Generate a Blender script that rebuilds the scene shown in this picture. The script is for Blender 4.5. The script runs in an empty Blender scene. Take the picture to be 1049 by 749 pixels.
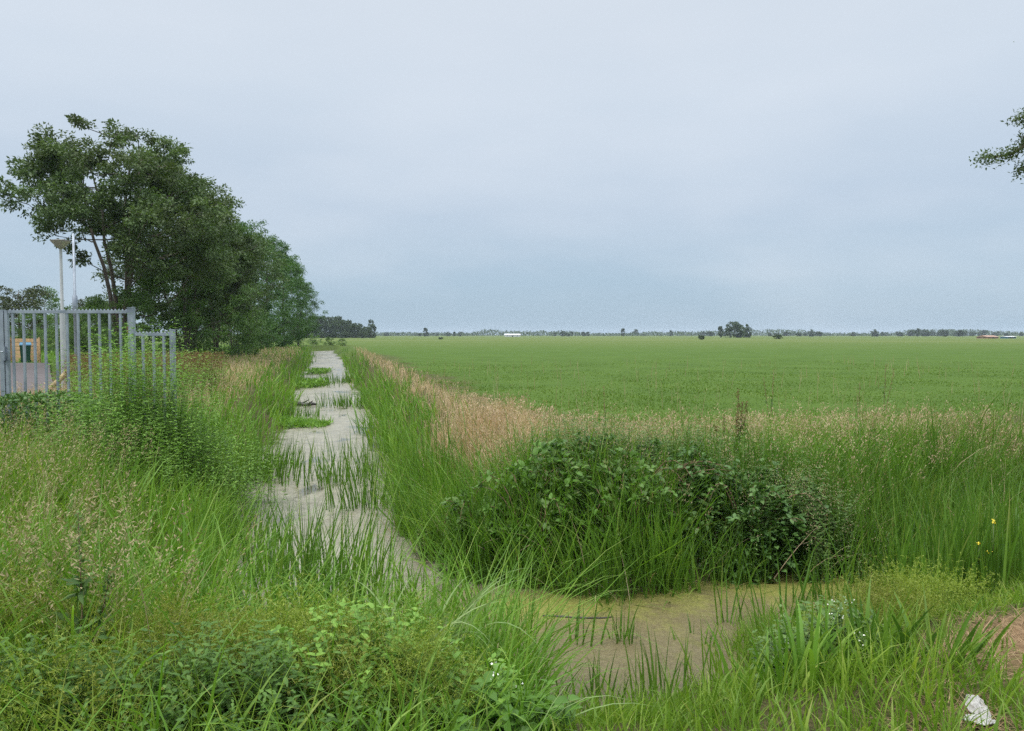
import bpy, math, random
import numpy as np
from mathutils import Vector

PI = math.pi
R = math.radians
scene = bpy.context.scene
COL = scene.collection
rng = np.random.default_rng(7)
random.seed(7)

# ------------------------------------------------------------------ camera
F = 760.0
CX, CY = 524.5, 374.5
PITCH = math.atan((CY - 343.0) / F)
EYE = 1.7
cam = bpy.data.cameras.new('camera')
cam.sensor_width = 36.0
cam.lens = F / 1049.0 * 36.0
cam.clip_start = 0.05
cam.clip_end = 9000
camo = bpy.data.objects.new('camera', cam)
COL.objects.link(camo)
camo.location = (0, 0, EYE)
camo.rotation_euler = (PI / 2 - PITCH, 0, 0)
scene.camera = camo


def at(px, py, Y):
    """point at depth Y seen at pixel (px, py) of the photograph"""
    u = (px - CX) / F
    v = -(py - CY) / F
    d = (u, math.cos(PITCH) + v * math.sin(PITCH), -math.sin(PITCH) + v * math.cos(PITCH))
    k = Y / d[1]
    return Vector((d[0] * k, Y, EYE + d[2] * k))


# ------------------------------------------------------------------ numbers
def _h(ix, iy, seed):
    n = (ix.astype(np.int64) * 374761393 + iy.astype(np.int64) * 668265263 + seed * 974711) & 0x7fffffff
    n = ((n ^ (n >> 13)) * 1274126177) & 0x7fffffff
    return ((n ^ (n >> 16)) & 0xffff) / 65535.0


def vnoise(x, y, seed=0):
    x = np.asarray(x, float); y = np.asarray(y, float)
    ix = np.floor(x); iy = np.floor(y)
    fx = x - ix; fy = y - iy
    fx = fx * fx * (3 - 2 * fx); fy = fy * fy * (3 - 2 * fy)
    a = _h(ix, iy, seed); b = _h(ix + 1, iy, seed); c = _h(ix, iy + 1, seed); d = _h(ix + 1, iy + 1, seed)
    return (a * (1 - fx) + b * fx) * (1 - fy) + (c * (1 - fx) + d * fx) * fy


def fbm(x, y, seed=0):
    return (vnoise(x, y, seed) * .55 + vnoise(x * 2.1, y * 2.1, seed + 1) * .3 + vnoise(x * 4.3, y * 4.3, seed + 2) * .15)


def unit(a):
    return a / np.maximum(np.linalg.norm(a, axis=-1, keepdims=True), 1e-9)


def smooth(a, b, x):
    t = np.clip((x - a) / (b - a), 0, 1)
    return t * t * (3 - 2 * t)


# ------------------------------------------------------------------ the ditch and the ground
def Lx(Y): return -1.5 - 0.25 * Y
def Rx(Y): return 0.95 - 0.235 * Y


WATER_Z = -0.8
END = 118.0
WPOLY = np.array([(-27.2, END + 3), (Lx(END) + .6, END - 6), (Lx(60), 60), (Lx(30), 30), (Lx(14), 14), (-4.2, 10.5), (-3.2, 7.6), (-2.45, 5.4), (-1.4, 4.75), (0.2, 4.95), (2.3, 6.35), (4.0, 7.35),
                  (8, 10.0), (20, 18), (21, 18.9), (8.5, 10.75), (4.6, 8.15), (3.2, 7.6), (1.0, 7.05), (-0.45, 7.35), (Rx(9), 9),
                  (Rx(30), 30), (Rx(60), 60), (Rx(END) - .4, END - 5), (-26.2, END + 3)])


def in_poly(x, y, poly):
    ins = np.zeros(x.shape, bool)
    n = len(poly)
    for i in range(n):
        x1, y1 = poly[i]; x2, y2 = poly[(i + 1) % n]
        if y1 == y2:
            continue
        c = ((y1 > y) != (y2 > y)) & (x < (x2 - x1) * (y - y1) / (y2 - y1) + x1)
        ins ^= c
    return ins


def sdf(x, y):
    x = np.asarray(x, float); y = np.asarray(y, float)
    d2 = np.full(x.shape, 1e12)
    n = len(WPOLY)
    for i in range(n):
        ax, ay = WPOLY[i]; bx, by = WPOLY[(i + 1) % n]
        ex, ey = bx - ax, by - ay
        t = np.clip(((x - ax) * ex + (y - ay) * ey) / (ex * ex + ey * ey), 0, 1)
        d2 = np.minimum(d2, (x - ax - t * ex) ** 2 + (y - ay - t * ey) ** 2)
    d = np.sqrt(d2)
    d = np.where(in_poly(x, y, WPOLY), -d, d)
    return d + (fbm(x * 1.1, y * 1.1, 11) - .5) * .55 + (fbm(x * .22, y * .22, 17) - .47) * 1.9 * smooth(11, 24, y)


def zg(x, y, d=None):
    x = np.asarray(x, float); y = np.asarray(y, float)
    if d is None:
        d = sdf(x, y)
    wb = 1.5 + .75 * smooth(-.9, -.2, x) * (y < 4.95 + .67 * np.clip(x - .2, 0, 9))
    z = -0.86 + 0.86 * smooth(-0.12, wb, d) - 0.4 * smooth(0.1, -0.7, d)
    far = np.clip(np.hypot(x, y) / 60, 0, 1)
    z = z + (fbm(x * .6, y * .6, 5) - .5) * .12 * (1 - far) + (fbm(x * 3, y * 3, 6) - .5) * .04 * (1 - far)
    return z


# ------------------------------------------------------------------ mesh collector
class MB:
    def __init__(self):
        self.v = []; self.q = []; self.t = []; self.a = []; self.n = 0; self.qm = []; self.tm = []

    def add(self, v, quads=None, tris=None, var=None, mi=0):
        v = np.asarray(v, np.float32).reshape(-1, 3)
        self.v.append(v)
        if var is None:
            var = np.zeros((len(v), 2), np.float32) + .5
        self.a.append(np.asarray(var, np.float32))
        if quads is not None and len(quads):
            self.q.append(np.asarray(quads, np.int64) + self.n); self.qm.append(np.full(len(quads), mi))
        if tris is not None and len(tris):
            self.t.append(np.asarray(tris, np.int64) + self.n); self.tm.append(np.full(len(tris), mi))
        self.n += len(v)
        return self

    def build(self, name, mats, parent=None, loc=None, smooth_=True, origin=None):
        v = np.concatenate(self.v)
        a = np.concatenate(self.a)
        if origin is not None:
            v = v - np.asarray(origin, np.float32)
        q = np.concatenate(self.q) if self.q else np.zeros((0, 4), np.int64)
        t = np.concatenate(self.t) if self.t else np.zeros((0, 3), np.int64)
        me = bpy.data.meshes.new(name)
        me.vertices.add(len(v)); me.vertices.foreach_set('co', v.ravel())
        me.loops.add(q.size + t.size)
        me.loops.foreach_set('vertex_index', np.concatenate([q.ravel(), t.ravel()]).astype(np.int32))
        me.polygons.add(len(q) + len(t))
        me.polygons.foreach_set('loop_start', np.concatenate([np.arange(len(q)) * 4, q.size + np.arange(len(t)) * 3]).astype(np.int32))
        mi = np.concatenate((self.qm + self.tm)) if (self.qm or self.tm) else np.zeros(0)
        me.polygons.foreach_set('material_index', mi.astype(np.int32))
        me.polygons.foreach_set('use_smooth', np.full(len(q) + len(t), smooth_))
        at_ = me.attributes.new('var', 'FLOAT_VECTOR', 'POINT')
        at_.data.foreach_set('vector', np.concatenate([a, np.zeros((len(a), 1), np.float32)], 1).ravel())
        me.update(calc_edges=True)
        for m in (mats if isinstance(mats, (list, tuple)) else [mats]):
            me.materials.append(m)
        o = bpy.data.objects.new(name, me)
        COL.objects.link(o)
        if parent is not None:
            o.parent = parent
        if origin is not None:
            o.location = origin
        elif loc is not None:
            o.location = loc
        return o


def box(mb, lo, hi, mi=0, rnd=.5):
    x0, y0, z0 = lo; x1, y1, z1 = hi
    v = [(x0, y0, z0), (x1, y0, z0), (x1, y1, z0), (x0, y1, z0), (x0, y0, z1), (x1, y0, z1), (x1, y1, z1), (x0, y1, z1)]
    q = [(0, 3, 2, 1), (4, 5, 6, 7), (0, 1, 5, 4), (1, 2, 6, 5), (2, 3, 7, 6), (3, 0, 4, 7)]
    return mb.add(v, q, var=np.full((8, 2), rnd), mi=mi)


def tube(mb, pts, rad, ns=6, mi=0, cap=True, rnd=.5):
    P = np.asarray(pts, float); rad = np.broadcast_to(np.asarray(rad, float), (len(P),))
    T = unit(np.gradient(P, axis=0))
    ref = np.array([0, 0, 1.]) if abs(T[:, 2]).mean() < .8 else np.array([1., 0, 0])
    U = unit(np.cross(T, ref)); V = np.cross(T, U)
    ang = np.arange(ns) / ns * 2 * PI
    ring = P[:, None] + rad[:, None, None] * (U[:, None] * np.cos(ang)[None, :, None] + V[:, None] * np.sin(ang)[None, :, None])
    v = ring.reshape(-1, 3)
    q = []
    for i in range(len(P) - 1):
        for j in range(ns):
            q.append((i * ns + j, i * ns + (j + 1) % ns, (i + 1) * ns + (j + 1) % ns, (i + 1) * ns + j))
    tr = []
    if cap:
        c0 = len(v); v = np.concatenate([v, P[:1], P[-1:]])
        for j in range(ns):
            tr.append((c0, (j + 1) % ns, j)); tr.append((c0 + 1, (len(P) - 1) * ns + j, (len(P) - 1) * ns + (j + 1) % ns))
    return mb.add(v, q, tr, var=np.full((len(v), 2), rnd), mi=mi)


def lathe(mb, prof, c, ns=20, mi=0):
    pr = np.asarray(prof, float)
    ang = np.arange(ns) / ns * 2 * PI
    v = np.stack([c[0] + pr[:, None, 0] * np.cos(ang), c[1] + pr[:, None, 0] * np.sin(ang), c[2] + np.repeat(pr[:, 1:2], ns, 1)], -1).reshape(-1, 3)
    q = [(i * ns + j, i * ns + (j + 1) % ns, (i + 1) * ns + (j + 1) % ns, (i + 1) * ns + j) for i in range(len(pr) - 1) for j in range(ns)]
    return mb.add(v, q, mi=mi)


def rep(x, n):
    return np.broadcast_to(np.asarray(x, float), (n,)).copy()


def blades(mb, P, h, w, az, lean, curl, seg=4, rnd=None, mi=0, twist=.9, fat=.35):
    """grass blades: ribbons that lean and bow over"""
    P = np.asarray(P, float); N = len(P)
    if N == 0:
        return mb
    h = rep(h, N); w = rep(w, N); az = rep(az, N); lean = rep(lean, N); curl = rep(curl, N)
    if rnd is None:
        rnd = rng.random(N)
    s = np.linspace(0, 1, seg + 1)
    sm = (s[1:] + s[:-1]) / 2
    th = lean[:, None] + curl[:, None] * sm ** 1.4
    r = np.concatenate([np.zeros((N, 1)), np.cumsum(np.sin(th), 1)], 1) * (h / seg)[:, None]
    z = np.concatenate([np.zeros((N, 1)), np.cumsum(np.cos(th), 1)], 1) * (h / seg)[:, None]
    C = np.stack([P[:, None, 0] + r * np.cos(az)[:, None], P[:, None, 1] + r * np.sin(az)[:, None], P[:, None, 2] + z], -1)
    tw = az + PI / 2 + rng.normal(0, twist, N)
    tw2 = tw[:, None] + rng.normal(0, .5, N)[:, None] * s
    side = np.stack([np.cos(tw2), np.sin(tw2), np.zeros_like(tw2)], -1)
    prof = (1 - s ** 2.2) * (.65 + fat * np.sin(PI * np.clip(s * 1.1, 0, 1))) + .04
    wid = w[:, None] * prof[None] * .5
    v = np.stack([C - side * wid[..., None], C + side * wid[..., None]], 2)   # N, seg+1, 2, 3
    var = np.zeros((N, seg + 1, 2, 2), np.float32)
    var[..., 0] = rnd[:, None, None]; var[..., 1] = s[None, :, None]
    b = (np.arange(N) * (seg + 1) * 2)[:, None] + (np.arange(seg) * 2)[None]
    q = np.stack([b, b + 1, b + 3, b + 2], -1).reshape(-1, 4)
    mb.add(v.reshape(-1, 3), q, var=var.reshape(-1, 2), mi=mi)
    return mb


def blade_tips(P, h, az, lean, curl, seg=4, at_=1.0):
    sm = (np.arange(seg) + .5) / seg
    th = lean[:, None] + curl[:, None] * sm ** 1.4
    k = np.clip(at_ * seg - np.arange(seg), 0, 1)
    r = (np.sin(th) * k).sum(1) * h / seg; z = (np.cos(th) * k).sum(1) * h / seg
    return np.stack([P[:, 0] + r * np.cos(az), P[:, 1] + r * np.sin(az), P[:, 2] + z], -1)


def leaves(mb, P, D, L, W, rnd=None, broad=False, flat=.6, mi=0, droop=.25):
    """leaves: folded four-corner ones, or broad ones with a midrib"""
    P = np.asarray(P, float); N = len(P)
    if N == 0:
        return mb
    D = unit(np.asarray(D, float)); L = rep(L, N)[:, None]; W = rep(W, N)[:, None]
    if rnd is None:
        rnd = rng.random(N)
    up = np.array([0, 0, 1.]) + rng.normal(0, flat, (N, 3))
    S = unit(np.cross(D, up)); Nn = np.cross(S, D)
    if not broad:
        v = np.stack([P, P + D * L * .45 + S * W * .5 + Nn * W * .12, P + D * L - Nn * L * droop * .5, P + D * L * .45 - S * W * .5 + Nn * W * .12], 1)
        b = np.arange(N)[:, None] * 4
        var = np.zeros((N, 4, 2)); var[..., 0] = rnd[:, None]; var[:, :, 1] = (0, .5, 1, .5)
        return mb.add(v.reshape(-1, 3), (b + np.array([0, 1, 2, 3])), var=var.reshape(-1, 2), mi=mi)
    m = P + D * L * .5
    tip = P + D * L - Nn * L * droop
    f = Nn * W * .14
    L1 = P + D * L * .18 + S * W * .42 + f; L2 = P + D * L * .58 + S * W * .42 + f - Nn * L * droop * .3
    R1 = P + D * L * .18 - S * W * .42 + f; R2 = P + D * L * .58 - S * W * .42 + f - Nn * L * droop * .3
    v = np.stack([P, m, tip, L1, L2, R1, R2], 1)
    b = np.arange(N)[:, None] * 7
    tr = np.concatenate([b + np.array(k) for k in ((0, 3, 1), (3, 4, 1), (4, 2, 1), (0, 1, 5), (5, 1, 6), (6, 1, 2))])
    var = np.zeros((N, 7, 2)); var[..., 0] = rnd[:, None]; var[:, :, 1] = (0, .5, 1, .2, .6, .2, .6)
    return mb.add(v.reshape(-1, 3), None, tr, var=var.reshape(-1, 2), mi=mi)


def rdir(n, up=0.0, spread=1.0):
    d = rng.normal(0, spread, (n, 3)); d[:, 2] += up
    return unit(d)


# ------------------------------------------------------------------ tagging
def tag(o, label=None, cat=None, group=None, kind=None):
    if label: o['label'] = label
    if cat: o['category'] = cat
    if group: o['group'] = group
    if kind: o['kind'] = kind
    return o


def thing(name, loc, label, cat, group=None, rz=0.0):
    o = bpy.data.objects.new(name, None)
    o.empty_display_size = .2
    COL.objects.link(o)
    o.location = loc; o.rotation_euler = (0, 0, rz)
    return tag(o, label, cat, group)


def copy_tree(root, loc, rz, sc, label, group=None, sz=None):
    r = root.copy(); COL.objects.link(r)
    r.location = loc; r.rotation_euler = (0, 0, rz); r.scale = (sc, sc, sz or sc)
    r['label'] = label
    if group: r['group'] = group
    elif 'group' in r: del r['group']
    for ch in list(root.children):
        c = ch.copy(); COL.objects.link(c); c.parent = r
    return r


# ------------------------------------------------------------------ materials
def newmat(name):
    m = bpy.data.materials.new(name); m.use_nodes = True
    nt = m.node_tree
    for n in list(nt.nodes):
        nt.nodes.remove(n)
    out = nt.nodes.new('ShaderNodeOutputMaterial')
    return m, nt, out


def ramp(nt, fac, stops):
    r = nt.nodes.new('ShaderNodeValToRGB')
    e = r.color_ramp.elements
    while len(e) < len(stops):
        e.new(.5)
    for k, (p, c) in enumerate(stops):
        e[k].position = p; e[k].color = (*c, 1)
    nt.links.new(fac, r.inputs[0])
    return r.outputs[0]


def noise(nt, scale, detail=3, coord=None, rough=.55):
    n = nt.nodes.new('ShaderNodeTexNoise')
    n.inputs['Scale'].default_value = scale; n.inputs['Detail'].default_value = detail; n.inputs['Roughness'].default_value = rough
    if coord is not None:
        nt.links.new(coord, n.inputs['Vector'])
    return n.outputs[0]


def pos(nt):
    return nt.nodes.new('ShaderNodeNewGeometry').outputs['Position']


def mix(nt, fac, a, b, mode='MIX'):
    m = nt.nodes.new('ShaderNodeMix'); m.data_type = 'RGBA'; m.blend_type = mode
    for sock, v in ((m.inputs[0], fac), (m.inputs[6], a), (m.inputs[7], b)):
        if isinstance(v, bpy.types.NodeSocket):
            nt.links.new(v, sock)
        elif isinstance(v, tuple):
            sock.default_value = (*v, 1)
        else:
            sock.default_value = v
    return m.outputs[2]


def mth(nt, op, a, b=None, c=None):
    m = nt.nodes.new('ShaderNodeMath'); m.operation = op
    for k, v in enumerate((a, b, c)):
        if v is None:
            continue
        if isinstance(v, bpy.types.NodeSocket):
            nt.links.new(v, m.inputs[k])
        else:
            m.inputs[k].default_value = v
    return m.outputs[0]


def rng_map(nt, v, a, b, c=0.0, d=1.0):
    m = nt.nodes.new('ShaderNodeMapRange')
    nt.links.new(v, m.inputs[0])
    for k, x in enumerate((a, b, c, d)):
        m.inputs[k + 1].default_value = x
    return m.outputs[0]


def foliage(name, stops, patch=1.2, patch_amt=.35, tip=None, tip_amt=.5, trans=.3, rough=.5, alt=None, spec=.25):
    """leaf and blade material: each blade its own hue, patches of another hue through the stand, tips that wither"""
    m, nt, out = newmat(name)
    a = nt.nodes.new('ShaderNodeAttribute'); a.attribute_name = 'var'
    sx = nt.nodes.new('ShaderNodeSeparateXYZ'); nt.links.new(a.outputs['Vector'], sx.inputs[0])
    nz = noise(nt, patch, 3, pos(nt))
    f = mth(nt, 'ADD', mth(nt, 'MULTIPLY', sx.outputs[0], 1 - patch_amt), mth(nt, 'MULTIPLY', rng_map(nt, nz, .3, .7), patch_amt))
    c = ramp(nt, f, stops)
    if alt:
        c = mix(nt, rng_map(nt, noise(nt, patch * .6, 2, pos(nt)), .45, .62, 0, .65), c, alt)
    if tip:
        g = mth(nt, 'MULTIPLY', rng_map(nt, sx.outputs[1], .55, 1.0), rng_map(nt, sx.outputs[0], 1 - tip_amt, 1 - tip_amt + .25))
        c = mix(nt, g, c, tip)
    p = nt.nodes.new('ShaderNodeBsdfPrincipled')
    nt.links.new(c, p.inputs['Base Color']); p.inputs['Roughness'].default_value = rough; p.inputs['Specular IOR Level'].default_value = spec
    t = nt.nodes.new('ShaderNodeBsdfTranslucent')
    nt.links.new(mix(nt, 1.0, c, (1.15, 1.25, .6), 'MULTIPLY'), t.inputs[0])
    s = nt.nodes.new('ShaderNodeMixShader'); s.inputs[0].default_value = trans
    nt.links.new(p.outputs[0], s.inputs[1]); nt.links.new(t.outputs[0], s.inputs[2])
    nt.links.new(s.outputs[0], out.inputs[0])
    return m


def solid(name, col, rough=.6, metal=0.0, var=.15, scale=8.0, bump=0.0, dirt=None):
    m, nt, out = newmat(name)
    p = nt.nodes.new('ShaderNodeBsdfPrincipled')
    n = noise(nt, scale, 5, pos(nt), .6)
    lo = tuple(c * (1 - var) for c in col); hi = tuple(min(1, c * (1 + var)) for c in col)
    c = mix(nt, rng_map(nt, n, .3, .7), lo, hi)
    if dirt:
        c = mix(nt, rng_map(nt, noise(nt, scale * .4, 4, pos(nt)), .5, .68, 0, .7), c, dirt)
    nt.links.new(c, p.inputs['Base Color'])
    p.inputs['Roughness'].default_value = rough; p.inputs['Metallic'].default_value = metal
    if bump:
        b = nt.nodes.new('ShaderNodeBump'); b.inputs['Strength'].default_value = bump; b.inputs['Distance'].default_value = .02
        nt.links.new(n, b.inputs['Height']); nt.links.new(b.outputs[0], p.inputs['Normal'])
    nt.links.new(p.outputs[0], out.inputs[0])
    return m


M = {}
DRYTIP = (.34, .27, .13)
M['field'] = foliage('field_grass', [(0, (.085, .155, .022)), (.5, (.115, .195, .029)), (1, (.155, .23, .042))], patch=.35, patch_amt=.5, trans=.3, tip=(.22, .22, .09), tip_amt=.12)
M['grass'] = foliage('green_grass', [(0, (.070, .130, .015)), (.5, (.135, .245, .027)), (1, (.25, .35, .048))], patch=.9, tip=DRYTIP, tip_amt=.2, trans=.42)
M['lush'] = foliage('lush_grass', [(0, (.060, .140, .016)), (.5, (.115, .240, .026)), (1, (.21, .34, .046))], patch=1.5, tip=(.25, .24, .09), tip_amt=.15, trans=.35)
M['reed'] = foliage('reed_blades', [(0, (.045, .105, .015)), (.5, (.085, .18, .022)), (1, (.165, .28, .040))], patch=1.4, tip=DRYTIP, tip_amt=.18, trans=.3, rough=.4)
M['pale'] = foliage('pale_blades', [(0, (.12, .20, .055)), (.5, (.20, .29, .10)), (1, (.30, .36, .17))], patch=2, trans=.3, rough=.4)
M['dry'] = foliage('dry_grass', [(0, (.31, .21, .125)), (.45, (.50, .36, .23)), (1, (.62, .50, .34))], patch=1.2, trans=.25, rough=.7, alt=(.34, .29, .15))
M['straw'] = foliage('straw_seed', [(0, (.27, .19, .12)), (.5, (.42, .32, .21)), (1, (.55, .45, .30))], patch=1.5, trans=.25, rough=.8)
M['purple'] = foliage('purple_seed', [(0, (.20, .165, .085)), (.5, (.31, .265, .145)), (1, (.42, .37, .23))], patch=1.5, trans=.2, rough=.8)
M['bed'] = foliage('bedstraw', [(0, (.13, .20, .025)), (.5, (.21, .29, .038)), (1, (.30, .36, .06))], patch=1.8, trans=.35, alt=(.20, .19, .045))
M['nettle'] = foliage('nettle_leaf', [(0, (.080, .175, .028)), (.5, (.15, .29, .044)), (1, (.23, .38, .065))], patch=1.8, trans=.3)
M['herb'] = foliage('herb_leaf', [(0, (.062, .125, .036)), (.5, (.11, .195, .050)), (1, (.18, .27, .080))], patch=2.5, trans=.3)
M['weed'] = foliage('weed_leaf', [(0, (.045, .100, .020)), (.5, (.080, .165, .030)), (1, (.145, .25, .046))], patch=3, patch_amt=.5, trans=.3)
M['bramble'] = foliage('bramble_leaf', [(0, (.046, .105, .030)), (.5, (.085, .170, .046)), (1, (.145, .24, .066))], patch=2, trans=.22, rough=.42)
M['young'] = foliage('young_leaf', [(0, (.075, .17, .025)), (1, (.14, .27, .05))], patch=3, trans=.35, rough=.42)
M['tree'] = foliage('ash_leaf', [(0, (.052, .092, .034)), (.5, (.092, .150, .052)), (1, (.155, .215, .080))], patch=.5, trans=.25, alt=(.065, .085, .032))
M['tree2'] = foliage('alder_leaf', [(0, (.036, .088, .024)), (.5, (.064, .142, .034)), (1, (.115, .20, .050))], patch=.4, trans=.25)
M['willow'] = foliage('willow_leaf', [(0, (.060, .120, .034)), (.5, (.105, .19, .050)), (1, (.165, .26, .075))], patch=.5, trans=.28)
M['far'] = foliage('far_leaf', [(0, (.034, .066, .030)), (1, (.085, .125, .05))], patch=.1, trans=.2)
M['oak'] = foliage('olive_leaf', [(0, (.035, .050, .016)), (1, (.075, .095, .03))], patch=.4, trans=.2)
M['litter'] = foliage('brown_litter', [(0, (.15, .095, .05)), (.5, (.26, .175, .095)), (1, (.38, .28, .17))], patch=2.5, trans=.1, rough=.8)
M['rust'] = foliage('rusty_weed', [(0, (.10, .055, .028)), (.5, (.17, .10, .045)), (1, (.15, .16, .05))], patch=1.2, trans=.2, rough=.7)
M['yellow'] = solid('yellow_petal', (.75, .60, .03), .5)
M['white'] = solid('white_petal', (.75, .75, .68), .6)
M['stem'] = solid('green_stem', (.085, .13, .035), .6, var=.3)
M['brownstem'] = solid('brown_stem', (.16, .10, .055), .7, var=.3)
M['bark'] = solid('bark', (.085, .070, .052), .9, var=.45, scale=6, bump=.8)
M['steel'] = solid('galvanised_steel', (.33, .37, .42), .42, .55, .14, 9, dirt=(.16, .19, .23))
M['rusty'] = solid('rusty_iron', (.17, .095, .055), .8, .2, .35, 20)
M['pole'] = solid('painted_pole', (.40, .42, .42), .5, .2, .12, 5, dirt=(.26, .28, .26))
M['shade'] = solid('lamp_shade', (.42, .40, .35), .5, 0, .1, 6)
M['lid'] = solid('lamp_cap', (.16, .15, .14), .6, 0, .1, 6)
M['wood'] = solid('plank_wood', (.56, .36, .19), .8, 0, .25, 4, .4)
M['bin'] = solid('bin_green', (.012, .075, .045), .5)
M['blue'] = solid('bin_blue', (.03, .17, .30), .5)
M['black'] = solid('black_rubber', (.02, .02, .02), .7)
M['log'] = solid('dead_wood', (.30, .235, .13), .9, 0, .35, 14, .8)
M['wet'] = solid('wet_wood', (.030, .026, .020), .45, 0, .4, 12, .6)
M['rag'] = solid('grey_rag', (.36, .355, .345), .85, 0, .12, 30, .4, dirt=(.42, .41, .39))
M['wall'] = solid('pale_cladding', (.50, .52, .53), .6, 0, .06, .2)
M['roof'] = solid('grey_roof', (.55, .56, .57), .6, 0, .1, .3)
M['tile'] = solid('red_tile', (.30, .19, .14), .8, 0, .15, .4)
M['brick'] = solid('brick', (.33, .20, .14), .9, 0, .15, .6)
M['dark'] = solid('dark_opening', (.03, .03, .035), .4)


def ground_material():
    m, nt, out = newmat('ground')
    P = pos(nt)
    a = nt.nodes.new('ShaderNodeAttribute'); a.attribute_name = 'zone'
    sx = nt.nodes.new('ShaderNodeSeparateColor'); nt.links.new(a.outputs['Color'], sx.inputs[0])
    n1 = noise(nt, .35, 5, P); n2 = noise(nt, 14, 5, P, .7); n3 = noise(nt, 2.2, 4, P)
    # the open field: green sward, paler where it has gone to seed
    st = nt.nodes.new('ShaderNodeMapping'); st.inputs['Scale'].default_value = (.006, .03, 1); nt.links.new(P, st.inputs[0])
    band = noise(nt, 1.0, 5, st.outputs[0], .65)
    c = mix(nt, rng_map(nt, n1, .35, .65), (.056, .104, .016), (.080, .138, .023))
    c = mix(nt, rng_map(nt, n2, .35, .7), c, (.050, .092, .015))
    sy = nt.nodes.new('ShaderNodeSeparateXYZ'); nt.links.new(P, sy.inputs[0])
    far = rng_map(nt, sy.outputs[1], 70, 190)
    seed = mth(nt, 'MULTIPLY', rng_map(nt, band, .34, .62, .25, 1), far)
    c = mix(nt, mth(nt, 'MULTIPLY', seed, .65), c, (.140, .158, .052))
    thatch = mix(nt, rng_map(nt, n2, .35, .65), (.035, .040, .014), (.10, .085, .040))
    c = mix(nt, sx.outputs[0], c, thatch)                       # red: banks and rough ground
    straw = mix(nt, rng_map(nt, n2, .3, .7), (.14, .085, .045), (.29, .195, .11))
    c = mix(nt, sx.outputs[1], c, straw)                        # green: mown straw and dry litter
    sand = mix(nt, rng_map(nt, n3, .3, .7), (.36, .28, .19), (.50, .42, .31))
    c = mix(nt, sx.outputs[2], c, sand)                         # blue: bare sand
    p = nt.nodes.new('ShaderNodeBsdfPrincipled'); p.inputs['Roughness'].default_value = .95; p.inputs['Specular IOR Level'].default_value = .1
    nt.links.new(c, p.inputs['Base Color'])
    b = nt.nodes.new('ShaderNodeBump'); b.inputs['Strength'].default_value = .7; b.inputs['Distance'].default_value = .05
    nt.links.new(n2, b.inputs['Height']); nt.links.new(b.outputs[0], p.inputs['Normal'])
    nt.links.new(p.outputs[0], out.inputs[0])
    return m


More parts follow.
